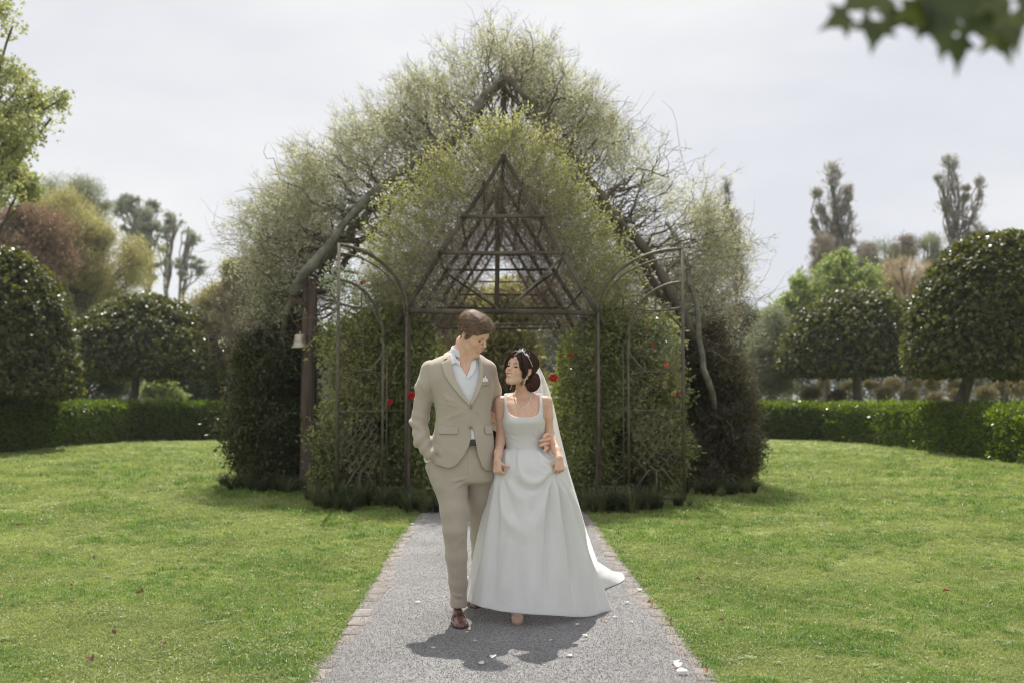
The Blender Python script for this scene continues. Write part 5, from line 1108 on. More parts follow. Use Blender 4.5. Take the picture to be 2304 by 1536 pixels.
def sleeveR(P):
    d = seg(P, W(969, 832, 6.07), W(957, 872, 6.06), .060, .057); d = smin(d, seg(P, W(957, 872, 6.06), W(944, 948, 6.07), .057, .052), .03)
    d = smin(d, seg(P, W(943, 948, 6.07), W(950, 990, 6.02), .053, .049), .025); d = smin(d, seg(P, W(950, 990, 6.02), W(967, 1023, 5.97), .049, .037), .025)
    return d-.0065*np.sin(P[:, 2]*95+P[:, 0]*40+3*vnoise(P, 8.))*np.exp(-((P[:, 2]-W(943, 953, 6.05)[2])/.055)**2)-.0035*np.sin(P[:, 2]*60+P[:, 0]*110+3*vnoise(P, 7.))*np.exp(-((P[:, 2]-W(957, 880, 6.05)[2])/.06)**2)-.005*np.sin(P[:, 2]*70-P[:, 0]*90+2*vnoise(P, 10.))*np.exp(-((P[:, 2]-W(943, 1000, 6.05)[2])/.07)**2)
def sleeveL(P):
    d = seg(P, W(1096, 832, 6.08), W(1106, 880, 6.13), .058, .056); d = smin(d, seg(P, W(1106, 880, 6.13), W(1106, 940, 6.24), .056, .054), .03); d = smin(d, seg(P, W(1106, 940, 6.24), W(1165, 985, 6.33), .053, .045), .03); d = smin(d, seg(P, W(1165, 985, 6.33), W(1218, 992, 6.32), .045, .036), .03)
    return d-.006*np.sin(P[:, 2]*80+P[:, 0]*60+3*vnoise(P, 8.))*np.exp(-((P[:, 2]-W(1106, 935, 6.2)[2])/.08)**2)
bt = W(1059, 915, 5.925); J_ = lambda u, v: W(u, v, 5.93)
jc = [(J_(1052, 918), J_(990, 905), 0.0060, 0.0085), (J_(1052, 914), J_(985, 888), 0.0067, 0.0085), (J_(1050, 922), J_(1000, 945), 0.0053, 0.0085), (J_(1066, 918), J_(1095, 945), 0.0060, 0.0085), (J_(985, 885), J_(1010, 892), 0.0075, 0.0102), (J_(984, 893), J_(1020, 905), 0.0060, 0.0093), (J_(1066, 910), J_(1098, 890), 0.0045, 0.0102), (W(975, 1000, 5.98), W(1000, 1022, 5.93), 0.0105, 0.0110), (W(972, 1012, 5.98), W(995, 1035, 5.93), -0.0090, 0.0102), (J_(1003, 850), J_(985, 884), .004, .012), (J_(1000, 940), J_(1045, 925), .003, .010), (J_(1000, 1010), J_(1040, 1030), .003, .016), (J_(1098, 905), J_(1080, 925), -.004, .010), (J_(960, 822), J_(975, 845), -.004, .008), (J_(1090, 990), J_(1100, 1045), .003, .012)]
def jacket(P):
    t = torso(P)
    for c in jc: t = t-crease(P, *c)
    t = t+.0025*(fbm(P, 9., 4)-.5)*2+.004*np.exp(-((P[:, 0]-(W(1060, 940, YF)[0]+(W(1060, 940, YF)[2]-P[:, 2])*.06))/.004)**2)*(P[:, 1] < 6)*(P[:, 2] < bt[2]+.0)*(P[:, 2] > W(1060, 962, YF)[2])
    sR = sleeveR(P); sL = sleeveL(P)
    d = smin(t, sR, .022); d = smin(d, sL, .022)
    # sunk armhole seam
    d = d+.0045*np.exp(-((t-sR)/.006)**2)*(P[:, 2] > W(0, 880, 6)[2])
    front = P[:, 1]-6.03; d = smax(d, -np.maximum(poly2(P, Vop), front), .004); d = smax(d, -np.maximum(np.maximum(poly2(P, Wed), front), -(sR-.004)), .003)
    return smax(d, (W(0, 1063, 5.95)[2]+0*d)-P[:, 2]+.0*d, .004)
lo, hi = bbox([W(915, 1070, 5.9), W(1225, 785, 6.4)], .01); lo[1] = 5.88; hi[1] = 6.42
jk = sdfobj('jacket', jacket, lo, hi, .0040, m_suit, man)
def patch(name, poly, d0, th, m, parent, base=None, h=.0025, yf=YF, k_=.0015, ymax=6.02, **kw):
    pz = XZ(poly, yf); b_ = base or torso
    def f(P): return smax(np.maximum(np.abs(b_(P)-d0)-th, P[:, 1]-ymax), poly2(P, pz), k_)
    a = np.array(pz); lo = np.array([a[:, 0].min()-.01, 5.84, a[:, 1].min()-.01]); hi = np.array([a[:, 0].max()+.01, ymax+.01, a[:, 1].max()+.01]); return sdfobj(name, f, lo, hi, h, m, parent, **kw)
patch('lapel', [(1010, 783), (1015, 819), (1025, 852), (1044, 885), (1059, 909), (1056, 911), (1037, 892), (1017, 868), (1002, 847), (992, 816), (1004, 808)], .0075, .0035, m_lapel, jk)
patch('lapel', [(1073, 797), (1078, 817), (1079, 837), (1075, 862), (1067, 886), (1059, 908), (1063, 909), (1077, 884), (1086, 859), (1088, 832), (1085, 808), (1079, 797)], .0075, .0035, m_lapel, jk)
patch('collar', [(1007, 776), (1012, 790), (1012, 800), (1003, 806), (996, 808), (996, 795), (1000, 782)], .0085, .0035, m_lapel, jk, ymax=6.10)
patch('pocket_flap', [(986, 957), (1031, 959), (1031, 976), (986, 975)], .005, .0035, m_suit, jk)
patch('pocket_flap', [(1090, 958), (1106, 958), (1109, 975), (1093, 976)], .005, .0035, m_suit, jk)
patch('breast_pocket', [(1081, 858), (1101, 856), (1101, 865), (1081, 867)], .0045, .003, m_suit, jk)
patch('pocket_square', [(1085, 859), (1086, 848), (1089, 850), (1091.5, 843), (1095, 851), (1098, 851), (1098, 858)], .0075, .0035, m_shirt, jk)
for u, v in ((1060, 915), (1058.5, 960)):
    p = W(u, v, 5.918); mb = MB(); th = np.array([(0.0001, .004), (.0045, .0035), (.007, .005), (.009, .004), (.0092, 0), (.0001, 0)]); mb.lathe(th, 20); M = np.array(Euler((rad(90), 0, 0)).to_matrix()); mb.v[0] = mb.v[0]@M.T+p; mb.build('button', m_but, jk)
# shirt, collar, belt
shirt_open = XZ([(1008, 770), (1020, 797), (1026, 810), (1035, 822), (1050, 846), (1055, 832), (1062, 806), (1066, 790), (1060, 765)], YF)
def shirt(P):
    t = torso(P)+.010+.0015*(fbm(P, 12., 4)-.5)*2-.002*np.exp(-((P[:, 0]-(W(1051, 850, YF)[0]+(W(1051, 850, YF)[2]-P[:, 2])*.10))/.007)**2)*(P[:, 1] < 6.0)
    d = np.maximum(t, P[:, 2]-W(0, 796, 5.94)[2]); return smax(d, -np.maximum(poly2(P, shirt_open), P[:, 1]-6.04), .003)
lo, hi = bbox([W(955, 1000, 6), W(1125, 792, 6)], .01); lo[1] = 5.9; hi[1] = 6.22
sh_ = sdfobj('shirt', shirt, lo, hi, .004, m_shirt, man)
def neckring(P): return seg(P, W(1037, 822, 6.075), W(1044, 770, 6.07), .071, .066)
def collar(P):
    n_ = np.abs(neckring(P)+.0)-.0026; z = P[:, 2]; top = W(0, 781, 6.07)[2]+.30*(P[:, 1]-6.07)-.16*(P[:, 0]-HM[0]+.09); bot = top-.042
    gap = np.maximum(np.abs(P[:, 0]-W(1046, 800, 6)[0])-.028, P[:, 1]-6.04); return np.maximum(np.maximum(n_, np.maximum(z-top, bot-z)), -gap)
sdfobj('collar_stand', collar, W(1005, 835, 6.0)*[1, 0, 1]+[0, 5.96, 0], W(1085, 768, 6.1)*[1, 0, 1]+[0, 6.17, 0], .0024, m_shirt, sh_)
patch('collar_leaf', [(1004, 776), (1012, 774), (1026, 806), (1035, 812), (1034, 823), (1025, 815), (1015, 820), (1008, 800)], .001, .0032, m_shirt, sh_, ymax=6.08, base=lambda P: smin(torso(P), neckring(P)-.002, .03))
patch('collar_leaf', [(1063, 800), (1071, 812), (1070, 828), (1063, 842), (1052, 853), (1050, 846), (1056, 830)], .001, .0032, m_shirt, sh_, ymax=6.06, base=lambda P: smin(torso(P), neckring(P)-.002, .03))
for u, v in ((1052, 862), (1054.5, 888)):
    p = W(u, v, 5.938); mb = MB(); mb.lathe([(.0001, .003), (.004, .003), (.0045, 0)], 12); mb.v[0] = mb.v[0]@np.array(Euler((rad(90), 0, 0)).to_matrix()).T+p; mb.build('shirt_button', m_shirt, sh_)
patch('belt', [(1040, 987), (1085, 987), (1085, 1003), (1040, 1003)], -.008, .005, m_belt, man)
sdfobj('shirt_cuff', lambda P: np.maximum(np.abs(seg(P, W(964, 1022, 5.985), W(974, 1046, 5.985), .0335, .034))-.0025, np.abs((P-W(967, 1030, 5.98))@np.array([.37, 0, -.93]))-.016), W(945, 1055, 5.9)*[1, 0, 1]+[0, 5.9, 0], W(990, 1008, 5.9)*[1, 0, 1]+[0, 6.05, 0], .003, m_shirt, man)
# trousers
RT = smooth_rows([(W(0, v, 6.0)[2], W(c, v, 6.05)[0], 6.055, hw*k, hd) for v, c, hw, hd in ((1085, 1042, 72, .115), (1060, 1042, 71, .118), (1030, 1041, 68, .118), (1005, 1042, 62, .112), (985, 1043, 58, .108))])
LF = [(W(1011, 1060, 6.05), .098), (W(1016, 1100, 6.02), .094), (W(1022, 1150, 5.98), .082), (W(1024, 1195, 5.95), .069), (W(1027, 1250, 5.965), .063), (W(1031, 1310, 5.99), .054), (W(1032, 1352, 6.005), .047), (W(1032, 1364, 6.005), .0475)]
LB = [(W(1079, 1060, 6.09), .094), (W(1082, 1110, 6.14), .086), (W(1083, 1160, 6.20), .076), (W(1084, 1205, 6.26), .068), (W(1083, 1250, 6.36), .060), (W(1082, 1310, 6.48), .052), (W(1080, 1340, 6.52), .049)]
def chain(P, C, k_):
    d = None
    for (a, ra), (b, rb) in zip(C[:-1], C[1:]): e = seg(P, a, b, ra, rb); d = e if d is None else smin(d, e, k_)
    return d
tc_ = [(W(1050, 1075, 5.93), W(1010, 1083, 5.93), 0.0135, .009), (W(1050, 1082, 5.93), W(1020, 1100, 5.93), 0.0060, .010), (W(1048, 1190, 5.9), W(1012, 1215, 5.9), 0.0090, .010), (W(1050, 1205, 5.9), W(1015, 1238, 5.9), 0.0075, .010), (W(1003, 1150, 5.9), W(1045, 1200, 5.9), 0.0060, .012), (W(1005, 1190, 5.9), W(1030, 1250, 5.9), 0.0060, .012), (W(1016, 1335, 5.95), W(1048, 1344, 5.95), 0.0090, .008), (W(1015, 1348, 5.95), W(1048, 1352, 5.95), -0.0060, .006), (W(1024, 1225, 5.9), W(1028, 1340, 5.93), 0.0060, .006), (W(1012, 1100, 5.93), W(1022, 1190, 5.9), 0.0045, .007)]
def trousers(P):
    a = chain(P, LF, .02); b = chain(P, LB, .02); h = loft(P, RT, 2.3); d = smin(smin(a, b, .012), h, .03); d = smin(d, seg(P, W(973, 1050, 6.0), W(990, 1092, 5.985), .043, .040), .03)
    for c in tc_: d = d-crease(P, *c)
    d = d+.0022*(fbm(P, 7., 6)-.5)*2+.004*np.exp(-((P[:, 0]-W(1050, 1040, 5.94)[0])/.003)**2)*(P[:, 1] < 6)*(P[:, 2] > W(0, 1068, 6)[2])
    top = P[:, 2]-W(0, 996, 5.95)[2]; bot = np.where(P[:, 1] < 6.16, W(0, 1368, 5.96)[2]-P[:, 2], -1.); return smax(smax(d, top, .004), bot, .004)
lo, hi = bbox([W(955, 1375, 5.9), W(1130, 990, 6.1)], .012); lo[1] = 5.85; hi[1] = 6.56
sdfobj('trousers', trousers, lo, hi, .0045, m_suit, man)
def shoe(parent, heel, d, pitch, L_, wd, mL, label=None):
    """loafer, local x across, y forward (toe), z up"""
    d = np.array([d[0], d[1], 0.]); d /= np.linalg.norm(d); s = np.array([d[1], -d[0], 0]); u = np.array([0, 0, 1.]); R = np.stack([s, d, u], 1)
    R = R@np.array(Matrix.Rotation(rad(-pitch), 3, 'X')); H = np.array(heel)
    loc = lambda P: (P-H)@R
    def width(y): return np.interp(y, [0, .04, .10, .16, .22, .27, .30], np.array([.030, .034, .033, .043, .048, .036, .008])*wd)*1.
    def hgt(y): return np.interp(y, [0, .03, .09, .13, .19, .25, .29, .302], [.085, .088, .086, .074, .055, .043, .032, .015])
    def up(P):
        q = loc(P)/np.array([1, L_/.30, 1]); y = q[:, 1]; w_ = width(np.clip(y, 0, .3)); h_ = hgt(np.clip(y, 0, .302)); d1 = ((np.abs(q[:, 0])/w_)**2.4+(np.abs(np.clip(q[:, 2]-.012, -.02, 1))/(h_-.012))**2.2)**(1/2.3)-1
        d1 = d1*.03; d1 = np.maximum(d1, np.maximum(-y-.004, y-.298)); d1 = smax(d1, -(q[:, 2]-.010), .004); d1 = smax(d1, -ell(q, (0, .045, .10), (.026, .055, .035)), .004)
        sm = np.exp(-((q[:, 1]-.165-.35*q[:, 0]**2/.05)/.0025)**2)*.0015+np.exp(-((np.hypot(q[:, 0]/.030, (q[:, 1]-.205)/.062)-1)/.07)**2)*.0018*(y > .15); return d1+sm
    def so(P): q = loc(P)/np.array([1, L_/.30, 1]); y = q[:, 1]; w_ = width(np.clip(y, 0, .3))+.004; e = (np.abs(q[:, 0])/w_-1)*.03; e = np.maximum(e, np.maximum(-y-.006, y-.302+.9*np.abs(q[:, 0])**1.0*.3)); b = np.where(y < .075, -.012, -.000); return np.maximum(e, np.maximum(q[:, 2]-.012, b-q[:, 2]))
    lo = H-.12; hi = H+.12; e = H+R[:, 1]*L_; lo = np.minimum(lo, e-.08); hi = np.maximum(hi, e+.08)
    o = sdfobj('shoe', up, lo, hi, .0028, m_leather, parent); sdfobj('sole', so, lo, hi, .0028, m_sole, o)
    # saddle strap of the loafer
    mb = MB(); P_ = [H+R@np.array([x, (.160+.0*x)*L_/.3, (hgt(.158)+.004)*math.sqrt(max(0, 1-(abs(x)/.050)**2.3))+.006]) for x in np.linspace(-.045, .045, 15)]; mb.tube(P_, .0085, 6, True, .35); mb.build('strap', m_leather, o)
shoe(man, W(1028, 1377, 6.07)*[1, 1, 0]+[0, 0, .012], (.15, -1), 0, .295, 1., m_leather)
shoe(man, W(1082, 1330, 6.60)*[1, 1, 0]+[0, 0, .10], (-.10, -1), 20, .285, .95, m_leather)

# ================================================================== the bride
m_wskin = skinmat('bride_skin', (.70, .455, .345), (.50, .12, .11), (.035, .02, .015))
m_whair = hairmat('dark_brown_hair', (.026, .011, .008), (.13, .05, .035))
m_dress = mat('ivory_satin', (.905, .905, .91), .36, (.92, .92, .925), scale=3, bump=.05, bscale=500, sheen=.2, trans=.46, tcol=(1, 1, 1), spec=.5)
m_pearl = mat('pearl', (.82, .78, .72), .18, spec=.7, coat=.4); m_silver = mat('silver_beads', (.80, .82, .84), .18, metal=.8)
m_nude = mat('nude_shoe', (.55, .38, .29), .35); m_pale = mat('nail_varnish', (.72, .50, .46), .2)
YB = 6.05
brd = thing('person', 'woman in sleeveless ivory wedding dress and tiara, lifting her skirt, smiling up', 'person', (W(1180, 1380, YB)[0], YB, 0), 'bride and groom')
HW = W(1171.5, 832, 6.0); RW = rotframe(-40, -13, -6); SW = .925
def hw_(P): return (P-HW)@RW/SW
kB = pxm(YB)
RB = smooth_rows([(W(0, v, 6.03)[2], W(c, v, y)[0], y, hw*kB, hd) for v, c, hw, hd, y in ((1018, 1182, 43, .105, 6.08), (1000, 1181, 40, .092, 6.08), (980, 1180, 41, .094, 6.075), (962, 1178.5, 45, .106, 6.065), (948, 1178, 46.5, .118, 6.055), (935, 1178, 46, .112, 6.06), (918, 1178, 48, .100, 6.075), (905, 1178, 52, .085, 6.085), (896, 1178, 46, .062, 6.09), (889, 1178, 34, .045, 6.095))])
btor = lambda P: loft(P, RB, 2.1)
AR = [(W(1125, 903, 6.085), .033), (W(1126, 935, 6.09), .029), (W(1128, 972, 6.10), .0265), (W(1127, 990, 6.08), .030), (W(1121, 1018, 5.99), .0240), (W(1119, 1035, 5.935), .0200)]
AL = [(W(1231, 903, 6.085), .033), (W(1233, 935, 6.09), .029), (W(1235, 972, 6.10), .0265), (W(1240, 990, 6.08), .029), (W(1251, 1012, 5.99), .0235), (W(1258, 1029, 5.935), .0195)]
hand.n = (0, -1, 0)
hR = hand(W(1118.5, 1034, 5.935), (.02, -.25, -1), None, (.75, -.6, 0), .80, (72, 80, 45), 3, (4, 34, 30), .60)
hL = hand(W(1258, 1028, 5.935), (.05, -.35, -1), None, (-.95, -.25, 0), .84, (72, 85, 50), 3, (15, 25, 20), .45)
def bskin(P):
    d = headsdf(hw_(P), 'w')*SW; d = smin(d, seg(P, W(1178, 890, 6.09), W(1178, 846, 6.06), .049, .045), .022)
    d = smin(d, seg(P, W(1178, 893, 6.085), W(1135, 901, 6.085), .034, .030), .035); d = smin(d, seg(P, W(1178, 893, 6.085), W(1221, 901, 6.085), .034, .030), .035)
    t = btor(P)+.004; d = smin(d, t, .02)
    for s in (-1, 1): d = smin(d, seg(P, W(1178+s*6, 902, 6.022), W(1178+s*26, 898, 6.05), .005, .005), .016)   # collar bones
    d = d-.0025*np.exp(-((P[:, 0]-W(1178, 880, 6)[0]+.012)/.006)**2)*np.exp(-((P[:, 2]-W(0, 880, 6)[2])/.03)**2)*0
    arms = np.minimum(chain(P, AR, .02), chain(P, AL, .02)); d = smin(d, arms, .02)
    d = smin(d, handsdf(P, hR), .012); d = smin(d, handsdf(P, hL), .012); return d
a2 = {'lip': lambda V: sx(lambda q: liptone(q/SW), HW, .15)(V), 'brow_lash_shade': lambda V: sx(lambda q: brow_lash_tone(q/SW, 1.2), HW, .15)(V), 'blush': lambda V: np.clip(sx(lambda q: blush(q/SW), HW, .15)(V), 0, 1), 'mouth': lambda V: sx(lambda q: mouthin(q/SW), HW, .15)(V)}
lo, hi = bbox([W(1100, 1090, 5.9), W(1285, 780, 6.1)], .01); lo[1] = 5.83; hi[1] = 6.24
sdfobj('body', bskin, lo, hi, .0026, m_wskin, brd, attr=a2)
eyes(brd, HW, RW, SW, (.15, 1, .25)); teeth(brd, HW, RW, SW)
# bodice
neckline = XZ([(1145, 840), (1140, 890), (1142, 915), (1144, 926), (1149, 932), (1160, 936.5), (1181, 938), (1200, 936.5), (1208, 933), (1213, 926), (1214.5, 912), (1214, 890), (1212, 840)], 5.96)
armcut = [XZ([(1100, 860), (1134, 860), (1134, 895), (1135, 920), (1133.5, 938), (1128, 950), (1100, 950)], 6.0), XZ([(1260, 860), (1220.5, 860), (1220.5, 895), (1221, 920), (1222.5, 938), (1228, 950), (1260, 950)], 6.0)]
def bodice(P):
    t = smin(btor(P), np.minimum(seg(P, W(1178, 893, 6.085), W(1135, 901, 6.085), .034, .030), seg(P, W(1178, 893, 6.085), W(1221, 901, 6.085), .034, .030)), .035)
    d = t-.006; d = d-.0012*(np.exp(-((P[:, 0]-W(1147, 960, 6)[0]-.10*(P[:, 2]-1.1))/.0035)**2)*-1+np.exp(-((P[:, 0]-W(1212, 960, 6)[0]+.10*(P[:, 2]-1.1))/.0035)**2)*-1)*(P[:, 1] < 6.03)
    d = np.maximum(d, -(t+.001)); d = smax(d, -np.maximum(poly2(P, neckline), P[:, 1]-6.10), .002)
    for a in armcut: d = smax(d, -poly2(P, a), .002)
    d = np.maximum(d, np.where(P[:, 1] > 6.12, P[:, 2]-W(0, 925, 6.15)[2], -1)); d = d-.0012*np.sin(P[:, 2]*160+P[:, 0]*60+4*vnoise(P, 12.))*np.exp(-((P[:, 2]-W(0, 985, 6)[2])/.05)**2)*(np.abs(P[:, 0]-W(1181, 0, 6)[0]) > .04)
    return np.maximum(d, W(0, 1013, 6.0)[2]-P[:, 2])
lo, hi = bbox([W(1120, 1015, 5.9), W(1240, 880, 6.1)], .01); lo[1] = 5.9; hi[1] = 6.22
sdfobj('bodice', bodice, lo, hi, .0024, m_dress, brd)
# skirt: rings from the waist over the hip to the hem, front lifted by the hands, back sweeping into a train
NT, NR = 360, 150
def closed(pts, n=NT):
    p = np.array(pts, float); p = np.vstack([p, p[:1]]); s = np.r_[0, np.cumsum(np.linalg.norm(np.diff(p[:, :2], axis=0), axis=1))]; t = np.linspace(0, s[-1], n, endpoint=False); q = np.stack([np.interp(t, s, p[:, k]) for k in range(p.shape[1])], 1)
    for _ in range(4): q = (np.roll(q, 1, 0)+2*q+np.roll(q, -1, 0))/4
    return q
def gp(u, v, z, Y): p = W(u, v, Y); return (p[0], Y, z)
hem = [gp(1050, 1345, .112, 6.09), gp(1085, 1350, .11, 5.93), gp(1130, 1362, .10, 5.86), gp(1190, 1372, .10, 5.79), gp(1240, 1370, .085, 5.83), gp(1285, 1370, .05, 5.95), gp(1320, 1380, .02, 6.08), gp(1378, 1366, .012, 6.30), gp(1366, 1345, .008, 6.50), gp(1352, 1325, .008, 6.80), gp(1362, 1318, .008, 7.04), gp(1388, 1313, .008, 7.16), gp(1405, 1302, .008, 7.34), gp(1402, 1288, .008, 7.6), gp(1330, 1280, .008, 7.85), gp(1200, 1275, .008, 7.95), gp(1090, 1280, .008, 7.8), gp(1046, 1290, .008, 7.4), gp(1044, 1310, .01, 6.95), gp(1046, 1335, .05, 6.45)]
def ellring(uL, uR, yF, yB, z, a0=math.pi):
    xl, xr = W(uL, 1000, 6.05)[0], W(uR, 1000, 6.05)[0]; cx, cy = (xl+xr)/2, (yF+yB)/2; t = a0+np.linspace(0, 2*math.pi, 720, endpoint=False); return np.stack([cx+(xr-xl)/2*np.cos(t), cy+(yB-yF)/2*np.sin(t), 0*t+z], 1)
zw, zh = W(0, 1009, 6.0)[2], W(0, 1060, 5.95)[2]
H0 = closed(hem); r0 = ellring(1138.5, 1224, 5.982, 6.178, zw); r1 = ellring(1106, 1276, 5.90, 6.32, zh)
# pair the rings by direction from their own centre
def byangle(ring, n=NT, c=None):
    c = ring[:, :2].mean(0) if c is None else c; a = np.unwrap(np.arctan2(ring[:, 1]-c[1], ring[:, 0]-c[0])); s = np.argsort(a); return c, a[s], ring[s]
chem = np.array([W(1190, 1300, 6.1)[0], 6.25]); frac = np.linspace(0, 1, NT, endpoint=False)
def resamp(ring, c):
    a = np.mod(np.arctan2(ring[:, 1]-c[1], ring[:, 0]-c[0])+math.pi, 2*math.pi)/(2*math.pi); s = np.argsort(a); a = a[s]; R_ = ring[s]; a = np.r_[a-1, a, a+1]; R_ = np.vstack([R_]*3); return np.stack([np.interp(frac, a, R_[:, k]) for k in range(3)], 1)
A0, A1, A2 = resamp(r0, r0[:, :2].mean(0)), resamp(r1, r1[:, :2].mean(0)), resamp(closed(hem, 720), chem)
T = np.linspace(0, 1, NR); Vs = np.zeros((NR, NT, 3)); th = frac*2*math.pi-math.pi   # -pi: left, -pi/2: front, 0: right, pi/2: back
front = np.clip(-np.sin(th), 0, 1); back = np.clip(np.sin(th), 0, 1)
for i, t in enumerate(T):
    if t < .14: s = t/.14; s2 = math.sin(s*math.pi/2)**.9; P_ = A0*(1-s2)+A1*s2; P_[:, 2] = zw+(zh-zw)*s
    else:
        s = (t-.14)/.86; e = s**(1+1.5*back); P_ = np.zeros((NT, 3)); P_[:, :2] = A1[:, :2]*(1-e[:, None])+A2[:, :2]*e[:, None]; ez = 1-(1-s)**(1+.35*back); P_[:, 2] = A1[:, 2]*(1-ez)+A2[:, 2]*ez
    Vs[i] = P_
cen = Vs.mean(1, keepdims=True); nrm = Vs-cen; nrm[..., 2] = 0; nrm /= (np.linalg.norm(nrm, axis=2, keepdims=True)+1e-9)
TT, TH = np.meshgrid(T, th, indexing='ij'); sm = lambda x: np.clip(x, 0, 1)**2*(3-2*np.clip(x, 0, 1))
disp = np.zeros((NR, NT)); gr = sm((TT-.12)/.6)
for (ph0, fr, am, sl) in ((.3, 9, .013, .5), (1.9, 15, .008, -.6), (4.1, 23, .004, .8)): disp += am*np.cos(fr*TH+ph0+sl*6*TT)*gr*(.35+.65*(1-front*.6))*(.6+.4*np.cos(2*TH+ph0))
# px coordinates of the undisplaced front
def topx(V): 
    dx = V[..., 0]; dy = V[..., 1]; dz = V[..., 2]-CAMH; c, s = math.cos(PITCH), math.sin(PITCH); f = dy*c+dz*s; up = -dy*s+dz*c; return 1152+F*dx/f, 768-F*up/f
U_, V_ = topx(Vs); isf = (TH < .15) & (TH > -math.pi-.1)
def ridge(pts, am, w0, w1=None):
    """a fold whose crest follows photo-measured points down the front of the skirt"""
    q_ = np.array(pts, float)
    for _ in range(3): q_ = np.vstack([q_[:1], np.stack([q_[:-1]*.75+q_[1:]*.25, q_[:-1]*.25+q_[1:]*.75], 1).reshape(-1, 2), q_[-1:]])
    p = along(q_, 60); d = np.full(U_.shape, 1e9); tt = np.zeros(U_.shape)
    for k_, (a, b) in enumerate(p): q = np.hypot(U_-a, V_-b); m = q < d; d = np.where(m, q, d); tt = np.where(m, k_/59, tt)
    w_ = w0+((w1 or w0)-w0)*tt; return am*np.exp(-(d/w_)**2)*isf*np.clip(tt*8+.25, 0, 1)*np.clip((1-tt)*4, 0, 1)
for pts, am, *w01 in (
    ([(1124, 1066), (1127, 1110), (1140, 1165), (1164, 1194), (1184, 1202)], .016, 9, 16), ([(1134, 1066), (1140, 1110), (1154, 1155), (1170, 1175)], -.011, 8, 12),
    ([(1243, 1066), (1228, 1110), (1216, 1160), (1196, 1200), (1180, 1212)], .015, 7, 18), ([(1238, 1066), (1218, 1100), (1202, 1145), (1188, 1170)], -.010, 7, 12),
    ([(1246, 1052), (1225, 1078), (1200, 1088), (1176, 1076), (1160, 1052)], .012, 7, 10), ([(1244, 1058), (1222, 1092), (1198, 1104), (1170, 1096), (1148, 1066)], -.008, 6, 9), ([(1128, 1062), (1146, 1090), (1168, 1120), (1190, 1128)], .008, 6, 12),
    ([(1150, 1210), (1140, 1270), (1134, 1362)], .009, 9, 18), ([(1178, 1214), (1172, 1290), (1168, 1368)], -.008, 9, 16), ([(1206, 1190), (1204, 1280), (1206, 1370)], .010, 9, 18),
    ([(1241, 1072), (1233, 1140), (1229, 1230), (1226, 1360)], -.018, 5, 8), ([(1247, 1075), (1250, 1150), (1256, 1260), (1264, 1368)], .020, 6, 15), ([(1251, 1078), (1270, 1160), (1284, 1260), (1292, 1372)], -.026, 4, 7), ([(1258, 1080), (1288, 1180), (1312, 1290), (1328, 1370)], .022, 6, 15), ([(1262, 1078), (1298, 1160), (1334, 1270), (1350, 1366)], -.018, 4, 8), ([(1266, 1080), (1306, 1170), (1346, 1280), (1366, 1366)], .012, 5, 9),
    ([(1120, 1065), (1106, 1150), (1092, 1250), (1084, 1350)], .013, 7, 14), ([(1125, 1068), (1120, 1160), (1112, 1260), (1106, 1355)], -.013, 5, 11), ([(1118, 1066), (1098, 1140), (1076, 1240), (1066, 1345)], -.008, 5, 9),
    ([(1142, 1012), (1140, 1045), (1136, 1060)], .007, 4), ([(1161, 1012), (1163, 1050), (1150, 1070)], -.006, 3), ([(1165, 1012), (1168, 1050), (1180, 1080)], .006, 4), ([(1209, 1014), (1224, 1034), (1246, 1042)], .008, 4), ([(1214, 1012), (1232, 1026), (1250, 1036)], -.008, 3.), ([(1204, 1016), (1216, 1050), (1236, 1060)], -.007, 4)):
    disp += 1.3*ridge(pts, am, *w01)
disp += (.010*(fbm(Vs*[1, 1, .35], 6., 3)-.5)+.004*(fbm(Vs*[1, 1, .5], 18., 5)-.5))*sm(TT/.2)
disp += .030*np.exp(-((U_-1262)/22)**2-((V_-1046)/15)**2)*isf*0
Vs = Vs+nrm*disp[..., None]; Vs[..., 2] += disp*.25
Vs[..., 2] = np.maximum(Vs[..., 2]+.012*np.cos(TH*7+1)*sm((TT-.8)/.2)*back+.05*back*sm((TT-.72)/.12)*sm((1-TT)/.10)*(.5+.5*np.cos(TH*11)), .006+.01*TT*back)
idx = np.arange(NR*NT).reshape(NR, NT); idr = np.roll(idx, -1, 1)
mb = MB(); mb.add(Vs.reshape(-1, 3), np.stack([idx[:-1], idr[:-1], idr[1:], idx[1:]], -1).reshape(-1, 4)); sk = mb.build('skirt', m_dress, brd)
md = sk.modifiers.new('cloth_thickness', 'SOLIDIFY'); md.thickness = .003; md.offset = -1
# raised pinch of cloth in each hand
def pinch(a, b, c, r0_, r1_):
    return lambda P: smin(seg(P, a, b, r0_, r1_), seg(P, b, c, r1_, r1_*1.6), .01)
# pearls, tiara, ear-rings, bracelet
def beads(name, pts, n, r_, m, parent, jit=0.):
    P_ = along(pts, n); mb = MB(); th_ = np.linspace(.05, math.pi-.05, 6)
    for i, p in enumerate(P_): rr = r_*(1+.25*math.sin(i*2.1)); mb.lathe([(math.sin(a)*rr, math.cos(a)*rr) for a in th_], 8, p+np.array([math.sin(i*5)*jit, 0, math.cos(i*3)*jit]))
    return mb.build(name, m, parent)
def proj(f, pts, off):
    P = np.array(pts, float)
    for _ in range(400):
        s = f(P)-off
        if (s < 0).all(): break
        P[:, 1] += np.where(s > 0, .001, 0)
    return P
nk = proj(bskin, [W(u, v, 5.90) for u, v in along([(1155.5, 884), (1158, 896), (1162, 906), (1167, 914), (1171.5, 918.5), (1178, 916.5), (1187, 912), (1193, 902), (1196.5, 888)], 46)], .003)
beads('necklace', nk, 46, .0030, m_pearl, brd)
cap_w = lambda P: haircap_w(P)
